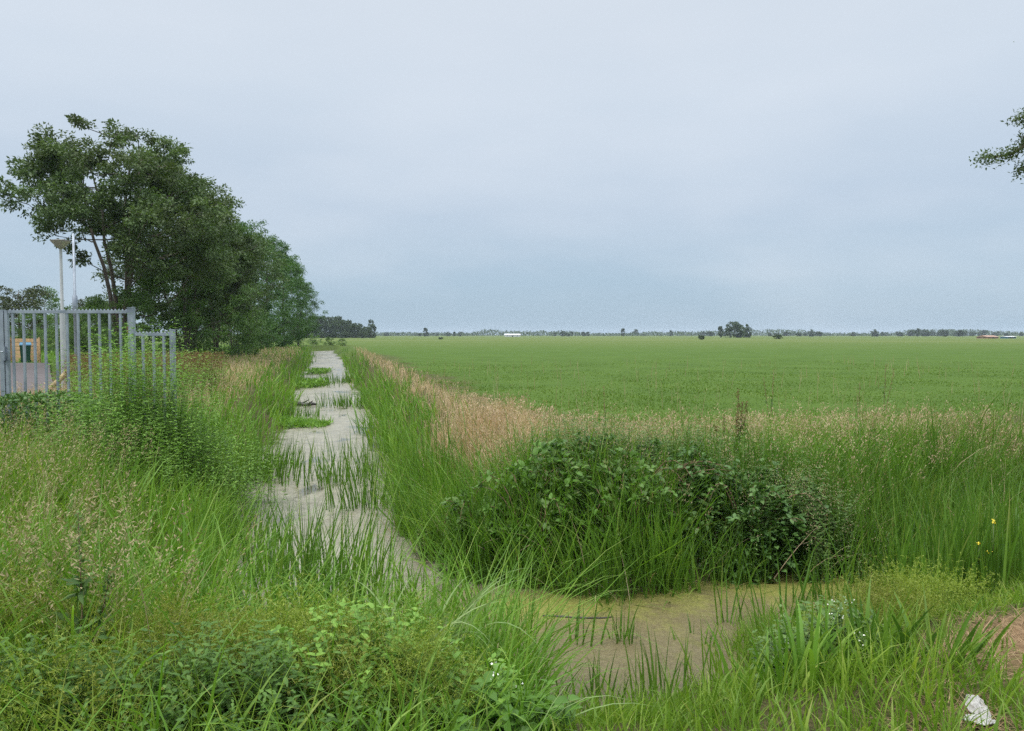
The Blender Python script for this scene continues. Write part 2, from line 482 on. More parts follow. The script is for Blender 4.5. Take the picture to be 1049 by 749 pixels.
def water_material():
    """still ditch water under a film of duckweed, pollen and silt"""
    m, nt, out = newmat('scummy_water')
    P = pos(nt)
    sy = nt.nodes.new('ShaderNodeSeparateXYZ'); nt.links.new(P, sy.inputs[0])
    fine = noise(nt, 38, 4, P, .75); mid = noise(nt, 3.2, 5, P, .65); big = noise(nt, .55, 4, P, .6); grit = noise(nt, 120, 2, P, .6)
    c = mix(nt, rng_map(nt, mid, .3, .7), (.112, .110, .078), (.29, .28, .22))
    c = mix(nt, rng_map(nt, fine, .42, .62, 0, .7), c, (.29, .265, .19))
    c = mix(nt, rng_map(nt, grit, .52, .64, 0, .7), c, (.10, .085, .05))
    c = mix(nt, rng_map(nt, noise(nt, 7, 6, P, .8), .535, .65, 0, .7), c, (.10, .088, .055))
    # browner in the cross ditch, with yellow-green duckweed along its far side
    w = mth(nt, 'ADD', sy.outputs[1], mth(nt, 'MULTIPLY', sy.outputs[0], -.55))
    near = rng_map(nt, w, 8.2, 6.4)
    brown = mix(nt, rng_map(nt, fine, .3, .7), (.090, .075, .032), (.178, .150, .074))
    brown = mix(nt, rng_map(nt, grit, .5, .64, 0, .8), brown, (.08, .06, .03))
    c = mix(nt, near, c, brown)
    dn = mth(nt, 'ADD', mth(nt, 'MULTIPLY', near, rng_map(nt, mth(nt, 'SUBTRACT', sy.outputs[1], mth(nt, 'MULTIPLY', mth(nt, 'MAXIMUM', mth(nt, 'SUBTRACT', sy.outputs[0], 1.0), 0.0), .25)), 5.9, 6.8, 0, .34)), mth(nt, 'MULTIPLY', mth(nt, 'SUBTRACT', big, .5), .9))
    dk = mth(nt, 'MULTIPLY', rng_map(nt, mth(nt, 'ADD', dn, mth(nt, 'MULTIPLY', mth(nt, 'SUBTRACT', mid, .5), .7)), .10, .30), .85)
    c = mix(nt, dk, c, mix(nt, rng_map(nt, fine, .35, .65), (.13, .14, .03), (.24, .24, .06)))
    film = nt.nodes.new('ShaderNodeBsdfPrincipled'); nt.links.new(c, film.inputs['Base Color'])
    film.inputs['Roughness'].default_value = .38; film.inputs['Specular IOR Level'].default_value = .5
    b = nt.nodes.new('ShaderNodeBump'); b.inputs['Strength'].default_value = .5; b.inputs['Distance'].default_value = .01
    nt.links.new(fine, b.inputs['Height']); nt.links.new(b.outputs[0], film.inputs['Normal'])
    wat = nt.nodes.new('ShaderNodeBsdfPrincipled'); wat.inputs['Base Color'].default_value = (.035, .030, .018, 1)
    wat.inputs['Roughness'].default_value = .06
    hole = mth(nt, 'MULTIPLY', rng_map(nt, mth(nt, 'ADD', mth(nt, 'MULTIPLY', big, .6), mth(nt, 'MULTIPLY', mid, .4)), .56, .63), rng_map(nt, sy.outputs[1], 9, 20, .35, .95))
    a = nt.nodes.new('ShaderNodeAttribute'); a.attribute_name = 'var'
    ex = nt.nodes.new('ShaderNodeSeparateXYZ'); nt.links.new(a.outputs['Vector'], ex.inputs[0])
    rim = mth(nt, 'ADD', ex.outputs[0], mth(nt, 'MULTIPLY', mth(nt, 'SUBTRACT', noise(nt, 2.4, 4, P, .7), .5), 1.3))
    hole = mth(nt, 'MAXIMUM', hole, mth(nt, 'MULTIPLY', rng_map(nt, rim, -.22, .02, 0, .85), rng_map(nt, near, 0, 1, 1, .25)))
    streak_map = nt.nodes.new('ShaderNodeMapping'); streak_map.inputs['Rotation'].default_value = (0, 0, .24); streak_map.inputs['Scale'].default_value = (1.6, .55, 1); nt.links.new(P, streak_map.inputs[0])
    streak = noise(nt, 1.0, 5, streak_map.outputs[0], .7)
    hole = mth(nt, 'MAXIMUM', hole, mth(nt, 'MULTIPLY', rng_map(nt, streak, .57, .65, 0, .8), rng_map(nt, sy.outputs[1], 8, 11)))
    s = nt.nodes.new('ShaderNodeMixShader'); nt.links.new(hole, s.inputs[0])
    nt.links.new(film.outputs[0], s.inputs[1]); nt.links.new(wat.outputs[0], s.inputs[2])
    nt.links.new(s.outputs[0], out.inputs[0])
    return m


# ------------------------------------------------------------------ world, sun, haze, view
world = bpy.data.worlds.new('World'); scene.world = world; world.use_nodes = True
nt = world.node_tree
for n in list(nt.nodes):
    nt.nodes.remove(n)
SUN_EL, SUN_AZ = 56.0, -125.0          # azimuth from +Y (the view) towards +X
sky = nt.nodes.new('ShaderNodeTexSky'); sky.sky_type = 'NISHITA'; sky.sun_disc = False
sky.sun_elevation = R(SUN_EL); sky.sun_rotation = R(SUN_AZ)
sky.air_density = 1.0; sky.dust_density = 2.0
bg1 = nt.nodes.new('ShaderNodeBackground'); bg1.inputs[1].default_value = .10
nt.links.new(sky.outputs[0], bg1.inputs[0])
tc = nt.nodes.new('ShaderNodeTexCoord')
sep = nt.nodes.new('ShaderNodeSeparateXYZ'); nt.links.new(tc.outputs['Generated'], sep.inputs[0])
mp = nt.nodes.new('ShaderNodeMapping'); mp.inputs['Scale'].default_value = (1.4, 1.4, 4.5); nt.links.new(tc.outputs['Generated'], mp.inputs[0])
cl = noise(nt, 1.6, 5, mp.outputs[0], .5)
el = mth(nt, 'ADD', sep.outputs[2], mth(nt, 'MULTIPLY', mth(nt, 'SUBTRACT', cl, .5), .09))
overcast = ramp(nt, el, [(0.0, (.315, .42, .515)), (.06, (.325, .435, .54)), (.16, (.41, .492, .59)), (.30, (.515, .58, .655)), (.42, (.54, .595, .66)), (.75, (.76, .79, .83)), (1.0, (.86, .86, .86))])
soft = mix(nt, rng_map(nt, cl, .42, .64, 0, .30), overcast, (.60, .645, .705))
bg2 = nt.nodes.new('ShaderNodeBackground'); nt.links.new(mth(nt, 'ADD', rng_map(nt, sep.outputs[2], .44, 1.0, 0, 2.6), 1.0), bg2.inputs[1])
nt.links.new(soft, bg2.inputs[0])
ms = nt.nodes.new('ShaderNodeMixShader'); ms.inputs[0].default_value = .9
nt.links.new(bg1.outputs[0], ms.inputs[1]); nt.links.new(bg2.outputs[0], ms.inputs[2])
wo = nt.nodes.new('ShaderNodeOutputWorld'); nt.links.new(ms.outputs[0], wo.inputs[0])

sl = bpy.data.lights.new('sun', 'SUN'); sl.energy = 1.5; sl.angle = R(14); sl.color = (1, .96, .88)
so = bpy.data.objects.new('sun', sl); COL.objects.link(so)
az, e = R(SUN_AZ), R(SUN_EL)
sd = Vector((math.sin(az) * math.cos(e), math.cos(az) * math.cos(e), math.sin(e)))
so.rotation_euler = sd.to_track_quat('Z', 'Y').to_euler()
so.location = (0, 0, 60)

scene.view_settings.view_transform = 'Standard'
scene.view_settings.look = 'None'
scene.view_settings.gamma = 1
scene.view_settings.exposure = 0.4
cy = scene.cycles
cy.max_bounces = 8; cy.diffuse_bounces = 4; cy.glossy_bounces = 2; cy.transmission_bounces = 5; cy.transparent_max_bounces = 4; cy.volume_bounces = 0
cy.use_adaptive_sampling = True; cy.adaptive_threshold = .008; cy.adaptive_min_samples = 64
cy.use_denoising = False
cy.time_limit = 620
cy.caustics_reflective = False; cy.caustics_refractive = False
cy.sample_clamp_indirect = 4

mb = MB(); box(mb, (-3300, -80, -2.6), (3300, 3300, 22))
hm, hnt, hout = newmat('haze')
pv = hnt.nodes.new('ShaderNodeVolumePrincipled')
pv.inputs['Color'].default_value = (.72, .84, .97, 1); pv.inputs['Density'].default_value = .00017; pv.inputs['Anisotropy'].default_value = 0
hnt.links.new(pv.outputs[0], hout.inputs['Volume'])
hz = tag(mb.build('haze', hm, smooth_=False), 'thin pale blue haze over the far fields', None, None, 'stuff')

# ------------------------------------------------------------------ ground sheet
def graded(a, lo, hi, step, growth, far_lo, far_hi):
    v = list(np.arange(lo, hi + 1e-6, step))
    s = step
    while v[-1] < far_hi:
        s *= growth; v.append(v[-1] + s)
    s = step
    while v[0] > far_lo:
        s *= growth; v.insert(0, v[0] - s)
    return np.array(v)


xs = graded(0, -13, 11, .16, 1.035, -3200, 3200)
ys = graded(0, 0.5, 20, .16, 1.03, -60, 3200)
GX, GY = np.meshgrid(xs, ys)
SD = sdf(GX.ravel(), GY.ravel())
GZ = zg(GX.ravel(), GY.ravel(), SD)
gv = np.stack([GX.ravel(), GY.ravel(), GZ], -1)
nx = len(xs); ny = len(ys)
i0 = (np.arange(ny - 1)[:, None] * nx + np.arange(nx - 1)[None]).ravel()
gq = np.stack([i0, i0 + 1, i0 + nx + 1, i0 + nx], -1)
gm = ground_material()
mb = MB(); mb.add(gv, gq)
ground = mb.build('ground', gm)
tag(ground, kind='structure', label='flat green pasture and rough ditch banks')
gx, gy = gv[:, 0], gv[:, 1]
gn = fbm(gx * .8, gy * .8, 3)
rough_ = np.clip(1 - smooth(2.0, 4.0, SD + (gn - .5) * 2), 0, 1)
leftside = ((gx < Lx(gy)) & (gy < 34)) | (gy < 4.6)
rough_ = np.maximum(rough_, np.where(leftside, .8, 0)) * (1 - .85 * smooth(40, 90, gy))
straw = np.zeros_like(gx)
straw = np.maximum(straw, smooth(1.2, .5, np.hypot((gx - 3.15) / 1.05, (gy - 3.75) / .85) + (gn - .5) * 1.4))
straw = np.maximum(straw, smooth(1.2, .4, np.hypot((gx + 1.0) / 1.7, (gy - 12.2) / 3.0) + (gn - .5)))
sand = smooth(1.2, .7, np.hypot((gx + 11.3) / 1.6, (gy - 19.6) / 2.2) + (gn - .5) * .9)
zc = ground.data.attributes.new('zone', 'FLOAT_COLOR', 'POINT')
zc.data.foreach_set('color', np.stack([rough_, straw, sand, np.ones_like(sand)], -1).astype(np.float32).ravel())

# water sheet
mb = MB()
wx = np.array([-33, 22.0]); 
wxs = xs[(xs > -37) & (xs < 23)]; wys = ys[(ys > 3.9) & (ys < 124)]
WX, WY = np.meshgrid(wxs, wys)
WS = sdf(WX.ravel(), WY.ravel())
keep_ = WS < .9
i0 = (np.arange(len(wys) - 1)[:, None] * len(wxs) + np.arange(len(wxs) - 1)[None]).ravel()
wq = np.stack([i0, i0 + 1, i0 + len(wxs) + 1, i0 + len(wxs)], -1)
wq = wq[keep_[wq].any(1)]
uq, inv = np.unique(wq.ravel(), return_inverse=True)
mb.add(np.stack([WX.ravel()[uq], WY.ravel()[uq], np.full(len(uq), WATER_Z)], -1), inv.reshape(-1, 4), var=np.stack([WS[uq], np.zeros(len(uq))], -1))
tag(mb.build('ditch_water', water_material(), smooth_=False), 'still ditch water under a pale film of duckweed and silt', None, None, 'structure')

# road behind the gate
mb = MB()
rm = solid('asphalt', (.085, .072, .072), .9, 0, .25, 3)
pts = [(-10.8, 17.5), (-13.6, 22), (-19.0, 30.5), (-26.2, 42), (-34, 42), (-28, 30.5), (-22.0, 22), (-18, 17.5)]
mb.add([(x, y, .004 + .11) for x, y in pts], [(0, 1, 6, 7), (1, 2, 5, 6), (2, 3, 4, 5)])
tag(mb.build('asphalt_road', rm), 'worn grey brown asphalt road behind the gate', None, None, 'structure')

# ------------------------------------------------------------------ scatter helpers
def scat(n, x0, x1, y0, y1, keep=None, seed=None):
    x = rng.uniform(x0, x1, n); y = rng.uniform(y0, y1, n)
    d = sdf(x, y)
    k = np.ones(n, bool) if keep is None else keep(x, y, d)
    if k.dtype != bool:
        k = rng.random(n) < k
    x, y, d = x[k], y[k], d[k]
    return np.stack([x, y, zg(x, y, d) - .02], -1), d


def persp(n, y0, y1, keep=None, power=1.0, tan=.80):
    """points over the view's wedge, thinning with distance as the picture does"""
    u = rng.random(n)
    Y = y0 * (y1 / y0) ** u if power == 1 else (y0 ** (1 - power) + u * (y1 ** (1 - power) - y0 ** (1 - power))) ** (1 / (1 - power))
    X = rng.uniform(-tan, tan, n) * (Y + 1.0)
    d = sdf(X, Y)
    k = np.ones(n, bool) if keep is None else keep(X, Y, d)
    if k.dtype != bool:
        k = rng.random(n) < k
    X, Y, d = X[k], Y[k], d[k]
    return np.stack([X, Y, zg(X, Y, d) - .02], -1), d


def U(a, b, n): return rng.uniform(a, b, n)


def clumpy(P, k=1.0, seed=21):
    return fbm(P[:, 0] * k, P[:, 1] * k, seed)


def heads(mb, tips, az, n, ln, size, mi, spread=.35):
    """a loose seed head: spikelets round the last stretch of a stalk"""
    N = len(tips)
    t = rng.random((N, n))
    base = tips[:, None] - np.stack([np.cos(az), np.sin(az), np.full(N, 2.2)], -1)[:, None] * (t * rep(ln, N)[:, None])[..., None] * .42
    d = rng.normal(0, 1, (N, n, 3)) * np.array([spread, spread, .3]) + np.array([0, 0, .9]) + .4 * np.stack([np.cos(az), np.sin(az), np.zeros(N)], -1)[:, None]
    off = rng.normal(0, .012, (N, n, 3)) * (1 + 2 * t[..., None])
    r = np.repeat(rng.random(N)[:, None], n, 1) * .7 + rng.random((N, n)) * .3
    leaves(mb, (base + off).reshape(-1, 3), d.reshape(-1, 3), rng.uniform(.7, 1.3, N * n) * size, rng.uniform(.25, .4, N * n) * size, r.ravel(), mi=mi)


def stalks(mb, P, h, az, lean, curl, w, stalk_mi, head_mi, n, ln, size, spread=.35):
    N = len(P)
    h = rep(h, N); az = rep(az, N); lean = rep(lean, N); curl = rep(curl, N)
    blades(mb, P, h, w, az, lean, curl, seg=4, mi=stalk_mi)
    heads(mb, blade_tips(P, h, az, lean, curl), az, n, ln, size, head_mi, spread)


def stuff(mb, name, mats, label):
    return tag(mb.build(name, mats), label, None, None, 'stuff')


# ------------------------------------------------------------------ grasses that nobody could count
# 1. the open field right of the ditch
def k_field(X, Y, d): return ((X > Rx(Y) + 1.6) & (Y > 10.2 + .18 * np.maximum(X, 0)) & (d > 1.8)) * (.55 + .45 * fbm(X * .3, Y * .3, 4))
mb = MB()
P, d = persp(210000, 10, 75, k_field)
Yd = P[:, 1]
blades(mb, P, U(.03, .075, len(P)) * (1 + 1.6 * (clumpy(P, .35) - .5)) * smooth(78, 22, Yd), .010 + Yd * .0012, U(0, 2 * PI, len(P)), U(0, .45, len(P)), U(.1, 1.2, len(P)), seg=2,
       rnd=np.clip(rng.normal(.5, .13, len(P)), 0, 1))
P, d = persp(700, 11, 45, k_field)
stalks(mb, P, U(.4, .75, len(P)), U(0, 2 * PI, len(P)), U(0, .15, len(P)), U(0, .3, len(P)), .003 + P[:, 1] * .0005, 1, 1, 6, .14, .03)
stuff(mb, 'field_grass', [M['field'], M['purple']], 'short green pasture grass of the wide flat field')

# 2. dry, tan grass along the near edge of the field and the far ditch sides
def core_of(X, Y): return smooth(1.1, .5, np.hypot((X + .85) / 1.85, (Y - 11.0) / 3.1))
def dryband(X, Y, d):
    core = core_of(X, Y)
    band = smooth(.95, .4, np.abs(Y - (10.0 + .17 * np.maximum(X, 0))) / 1.1) * (X > -.6) * (.7 + .3 * smooth(.40, .62, fbm(X * .7, Y * .7, 8)))
    side = smooth(1.0, .4, np.abs(X - Rx(Y) - 1.5) / .8) * (Y > 15) * (.35 + .3 * fbm(X * .4, Y * .4, 9))
    lft = smooth(1.0, .5, np.abs(X - Lx(Y) + 3.6) / 3.2) * (Y > 15) * (.35 + .65 * smooth(.30, .5, fbm(X * .25, Y * .25, 10)))
    return np.clip(np.maximum.reduce([core, band, side, lft]), 0, 1) * (d > .7)
mb = MB()
P, d = persp(190000, 8.3, 95, dryband, power=1.35)
n = len(P)
core_ = smooth(1.1, .5, np.hypot((P[:, 0] + .85) / 1.85, (P[:, 1] - 11.0) / 3.1))
blades(mb, P, U(.24, .48, n) * (1 + .55 * core_), .0045 + P[:, 1] * .0006, U(0, 2 * PI, n), U(0, .35, n), U(.1, 1.3, n), seg=3)
P, d = persp(30000, 8.3, 80, dryband, power=1.3)
n = len(P)
stalks(mb, P, U(.38, .62, n) * (1 + .3 * core_of(P[:, 0], P[:, 1])), U(0, 2 * PI, n), U(0, .3, n), U(.1, .9, n), .003 + P[:, 1] * .0003, 0, 1, 10, .14, .028 + .0006 * 20)
stuff(mb, 'dry_grass', [M['dry'], M['straw']], 'bleached tan seeding grass along the field edge and ditch banks')

# 3. tall green grass on the banks of the long ditch
def k_bank(X, Y, d):
    right = (X > Rx(Y) - .5) & (X < Rx(Y) + 2.6)
    left = (X < Lx(Y) + .5) & (X > Lx(Y) - 7)
    dens = np.where(right, smooth(2.2, .2, d) * (1 - .93 * core_of(X, Y) * (d > .5)), smooth(6, .6, d) * .8)
    dens = dens * np.where((Y > 14) & (d > 1.0), .30, 1)
    return (right | left) * (d > -.15) * dens * (Y > 7) * (.35 + .65 * smooth(.3, .6, fbm(X * .8, Y * .8, 12)))
mb = MB()
P, d = persp(100000, 7, 116, k_bank, power=1.35)
n = len(P); nz = clumpy(P, .7)
hh = (.45 + .55 * nz) * U(.7, 1.25, n) * np.where(d < .9, 1.15, .8)
az = np.where(P[:, 0] > (Lx(P[:, 1]) + Rx(P[:, 1])) / 2, PI, 0) + rng.normal(0, 1.3, n)
hh = hh * (.6 + .8 * clumpy(P, 1.9, 37))
blades(mb, P, hh, (.007 + P[:, 1] * .0009) * np.where(rng.random(n) < .25, 1.8, 1), az, np.where(rng.random(n) < .12, U(.4, 1.0, n), U(0, .35, n)), U(-.1, 1.3, n), seg=4)
k = rng.random(n) < .05
blades(mb, P[k], hh[k] * .9, .006 + P[k, 1] * .0006, U(0, 6.3, k.sum()), U(.1, .9, k.sum()), U(0, 1.5, k.sum()), seg=4, mi=1)
P, d = persp(15000, 7, 60, lambda X, Y, d: k_bank(X, Y, d) * (d < 1.1) * smooth(.5, .62, fbm(X * 1.3, Y * 1.3, 52)), power=1.5)
nb_ = len(P)
blades(mb, P, U(.6, 1.15, nb_), .016 + P[:, 1] * .0009, U(0, 6.3, nb_), U(0, .3, nb_), U(0, 1.2, nb_), seg=6, fat=.2)
stuff(mb, 'bank_grass', [M['lush'], M['straw']], 'tall lush green grass on both banks of the long ditch')

# 4. reedy margin of the bank between the two ditches, and on along the cross ditch
def k_margin(X, Y, d):
    a = (Y > 6.8) & ~((X > 2.35) & (X < 3.5) & (Y < 8.0) & (fbm(X * 4, Y * 4, 19) < .56)) & (X > -1.6) & (X < 9) & (X > Rx(Y) - .2) & (Y < 11.4 + .5 * np.maximum(X, 0)) & (d < 1.5) & (d > -.12)
    return a * smooth(1.5, .1, d) * (1 - .85 * core_of(X, Y) * (d > .8)) * (.3 + .7 * smooth(.35, .55, fbm(X * 1.6, Y * 1.6, 13))) * np.where(Y < 7.9 + .62 * np.maximum(X - 3, 0), 1, .7)
mb = MB()
P, d = scat(92000, -2, 9.5, 6.7, 15, k_margin)
n = len(P)
hh = U(.45, 1.2, n) * (.55 + .85 * clumpy(P, 1.7, 31)) * np.where((P[:, 0] > -.3) & (P[:, 0] < 2.5), .84, 1)
bent = rng.random(n) < .14
blades(mb, P, hh, U(.006, .012, n) * np.where(rng.random(n) < .25, 2.0, 1), np.where(rng.random(n) < .45, -PI / 2, rng.uniform(0, 2 * PI, n)) + rng.normal(0, .8, n), np.where(bent, U(.5, 1.2, n), U(0, .3, n)), U(-.15, 1.3, n) * np.where(bent, 1.2, 1), seg=5)
k = rng.random(n) < .045
blades(mb, P[k], hh[k], U(.006, .012, k.sum()), U(0, 6.3, k.sum()), U(.1, .9, k.sum()), U(0, 1.5, k.sum()), seg=5, mi=1)
P, d = scat(9000, -1.4, 9.5, 6.7, 14, lambda X, Y, d: k_margin(X, Y, d) * smooth(.48, .62, fbm(X * 1.5, Y * 1.5, 53)))
nb_ = len(P)
blades(mb, P, U(.7, 1.25, nb_), U(.014, .024, nb_), U(0, 6.3, nb_), U(0, .3, nb_), U(0, 1.1, nb_), seg=6, fat=.2)
P, d = scat(1500, -.4, 3.6, 7.5, 8.7, lambda X, Y, d: (d > .2) & (fbm(X * 2, Y * 2, 54) > .42))
nb_ = len(P)
blades(mb, P, U(.7, 1.2, nb_), U(.008, .016, nb_), U(0, 6.3, nb_), U(0, .35, nb_), U(0, 1.3, nb_), seg=6, fat=.2)
stuff(mb, 'reed_grass', [M['reed'], M['straw']], 'tall reedy green grass along the far edge of the cross ditch')

# 5. grass on top of the bank between the ditches and to the right
def k_top(X, Y, d):
    a = (Y > 7.4) & (X > Rx(Y) + .2) & (X < 11) & (Y < 10.4 + .18 * np.maximum(X, 0)) & (d > .5)
    return a * (1 - .93 * core_of(X, Y)) * (1 - .45 * smooth(9.0, 10.2, Y - .17 * np.maximum(X, 0))) * (.4 + .6 * smooth(.3, .6, fbm(X * .9, Y * .9, 14)))
mb = MB()
P, d = scat(120000, -3, 11, 7.2, 17, k_top)
n = len(P)
hh = U(.35, .75, n) * (.7 + .6 * clumpy(P, .8, 32)) * np.where(P[:, 0] > 3.2, 1.05, .9)
blades(mb, P, hh, U(.006, .012, n), U(0, 2 * PI, n), U(0, .4, n), U(.2, 1.4, n), seg=4)
P, d = scat(5200, -1.5, 11, 7.6, 13, k_top)
n = len(P)
stalks(mb, P, U(.48, .78, n), rng.normal(.3, 1.2, n), U(0, .3, n), U(.1, .8, n), .005, 0, 1, 14, .22, .03)
stuff(mb, 'meadow_grass', [M['lush'], M['straw']], 'knee high green grass with pale seed heads on the bank beyond the cross ditch')

# 6. left verge: rough grass between the ditch and the gate
def k_left(X, Y, d):
    return (X < Lx(Y) + .6) * (d > -.1) * (Y > 3.6) * (Y < 15) * np.where((Y > 7.5) & (X < -5.2), .28, 1.0) * (.45 + .55 * smooth(.3, .55, fbm(X * .9, Y * .9, 15)))
mb = MB()
P, d = scat(92000, -12, -1, 3.4, 15, k_left)
n = len(P)
tall = np.where((P[:, 1] > 6.8) & (P[:, 0] < -4.9), .28, 1.0)
hh = U(.42, .95, n) * (.6 + .7 * clumpy(P, .8, 33)) * tall * (1 - .25 * smooth(1.5, 4, d))
blades(mb, P, hh, U(.006, .013, n) * np.where(rng.random(n) < .3, 1.9, 1), U(0, 2 * PI, n), np.where(rng.random(n) < .12, U(.5, 1.1, n), U(0, .45, n)), U(-.1, 1.6, n), seg=5)
P, d = scat(2300, -9, -1.4, 3.6, 9.5, lambda X, Y, d: (X < Lx(Y) - .1) * (d > .5) * smooth(.42, .6, fbm(X * .8, Y * .8, 41)))
n = len(P)
stalks(mb, P, U(.6, .98, n), rng.normal(.2, 1.0, n), U(0, .35, n), U(.1, 1.0, n), .005, 1, 1, 20, .24, .026, .6)
P, d = scat(420, -5.5, -1.3, 3.2, 6.0, lambda X, Y, d: (X < -.40 * Y) & (d > .6))
n = len(P)
stalks(mb, P, U(.75, 1.12, n), U(0, 2 * PI, n), U(0, .45, n), U(.2, 1.3, n), .005, 1, 1, 46, .30, .024, .8)
stuff(mb, 'verge_grass', [M['grass'], M['purple']], 'rough yellow green grass with buff seed heads on the left verge')

# 7. lawn strip in front of the gate and rough grass behind it
mb = MB()
P, d = scat(60000, -13, -4.6, 8.2, 13.5, lambda X, Y, d: (d > .6) & (X < Lx(Y) - .8))
n = len(P)
blades(mb, P, U(.08, .20, n), U(.006, .010, n), U(0, 2 * PI, n), U(0, .5, n), U(.1, 1, n), seg=2)
def k_behind(X, Y, d):
    road = (X < -10.8 - (Y - 17.5) * .62 + .3) & (Y > 17) & (Y < 42.3) & (X > -40)
    sandy = np.hypot((X + 11.3) / 1.6, (Y - 19.6) / 2.2) < .95
    return (X < Lx(Y) - 1) & (Y > 12.5) & (~road) & (~sandy)
P, d = persp(60000, 12, 110, k_behind)
n = len(P)
blades(mb, P, U(.15, .5, n), .006 + P[:, 1] * .001, U(0, 2 * PI, n), U(0, .5, n), U(.1, 1, n), seg=2)
stuff(mb, 'lawn_grass', [M['lush']], 'short green lawn in front of and behind the steel gate')

# 8. foreground sward at the bottom of the picture
def k_fore(X, Y, d):
    bare = smooth(1.1, .6, np.hypot((X - 3.15) / 1.05, (Y - 3.75) / .85) + (fbm(X * 2, Y * 2, 16) - .5) * 1.0)
    return (d > -.12) * (Y < 6.9) * (X > Lx(Y) - .2) * (1 - .93 * bare) * np.where(X < .1, .25 + .75 * smooth(.38, .6, fbm(X * 2.1, Y * 2.1, 48)), 1) * np.where(Y < 1.9, .3, 1) * np.where(np.hypot(X - 1.99, (Y - 3.12) * .6) < .13, .03, 1) * np.where((X > -.1) & (X < 1.7) & (d < .8), .45, 1)
mb = MB()
P, d = scat(52000, -4, 6, 1.2, 6.9, k_fore)
n = len(P)
X, Y = P[:, 0], P[:, 1]
amp = np.where(X < -.15, .55, np.where(X < 1.5, .24, np.where(X < 2.3, .36, .15)))
amp = np.where((X > -.1) & (X < 1.7) & (d < 1.2), .13, amp)
amp = np.where(Y < 2.2, np.minimum(amp, .22), amp)
hh = amp * U(.55, 1.2, n) * (.65 + .6 * clumpy(P, 1.5, 34))
blades(mb, P, hh, U(.004, .011, n) * np.where(rng.random(n) < .2, 1.8, 1), U(0, 2 * PI, n), U(0, .45, n), U(.2, 1.6, n), seg=4)
def k_broad(X, Y, d):
    return (X < .15) & (X > -4.5) & (Y > 2.3) & (d > -.1) & (X > Lx(Y) - .6)
P, d = scat(9500, -4.5, .2, 2.3, 5.6, lambda X, Y, d: k_broad(X, Y, d) * (.08 + .92 * smooth(.46, .62, fbm(X * 1.7, Y * 1.7, 47))))
n = len(P)
zt_ = np.interp(P[:, 0] / P[:, 1], [-.75, -.5, -.35, -.2, -.02, .05], [.80, .72, .50, .46, .46, .25])
blades(mb, P, np.maximum(.25, (zt_ - P[:, 2]) * U(.55, 1.3, n)), U(.010, .021, n), U(0, 2 * PI, n), U(0, .5, n), U(.3, 2.0, n), seg=6, mi=1, fat=.25)
P, d = scat(900, -4.0, .2, 2.6, 5.2, lambda X, Y, d: k_broad(X, Y, d) * .6)
n = len(P)
blades(mb, P, U(.35, .7, n), U(.008, .015, n), U(0, 2 * PI, n), U(.1, .9, n), U(.4, 1.8, n), seg=6, mi=2, fat=.25)
stuff(mb, 'foreground_grass', [M['grass'], M['lush'], M['pale']], 'fresh green grass on the near bank at the bottom of the picture')

# 9. mown dry litter, lower right
mb = MB()
P, d = scat(26000, 1.4, 5.2, 2.2, 5.4, lambda X, Y, d: smooth(1.15, .55, np.hypot((X - 3.15) / 1.05, (Y - 3.75) / .85) + (fbm(X * 2, Y * 2, 16) - .5) * .9) * (d > .4))
n = len(P)
P2, d2 = scat(9000, 1.2, 3.2, 2.6, 3.7, lambda X, Y, d: smooth(.5, .1, np.hypot(X - 2.0, Y - 3.15)) * .5)
P = np.concatenate([P, P2]); n = len(P)
P[:, 2] += U(.02, .05, n)
blades(mb, P, U(.06, .20, n), U(.002, .005, n), U(0, 2 * PI, n), U(1.15, 1.6, n), U(-.2, .5, n), seg=3)
stuff(mb, 'dry_clippings', [M['litter']], 'brown mown clippings lying on the near bank at lower right')

# ------------------------------------------------------------------ reed tufts in and beside the water
def tuft(px, py, top, n, spread, label, name='reed_clump', cat='reeds', mat='reed', w=(.010, .018), curl=(.0, .55), Y=None, lean=(0, .28), group='reed clumps standing in the ditch water'):
    """a clump rooted where pixel (px, py) meets the water; its longest blade reaches pixel row top"""
    if Y is None:
        k = at(px, py, 1.0); Yw = (EYE - WATER_Z) / (EYE - k.z)
    else:
        Yw = Y
    c = at(px, py, Yw)
    z0 = WATER_Z if Y is None else float(zg(np.array([c.x]), np.array([c.y]))[0])
    hmax = at(px, top, Yw).z - z0
    q = rng.normal(0, 1, (n, 2)) * spread
    x = c.x + q[:, 0]; y = c.y + q[:, 1] * .7
    z = np.maximum(zg(x, y), WATER_Z - .06) if Y is None else zg(x, y)
    P = np.stack([x, y, z - .03], -1)
    w = (w[0] * 1.25, w[1] * 1.35)
    m_ = MB()
    az = np.arctan2(q[:, 1], q[:, 0]) + rng.normal(0, .8, n)
    blades(m_, P, hmax * 1.08 * U(.5, 1.0, n), U(*w, n), az, U(*lean, n), U(*curl, n), seg=6, fat=.2)
    o = m_.build(name, [M[mat]], origin=(c.x, c.y, z0))
    return tag(o, label, cat, group)


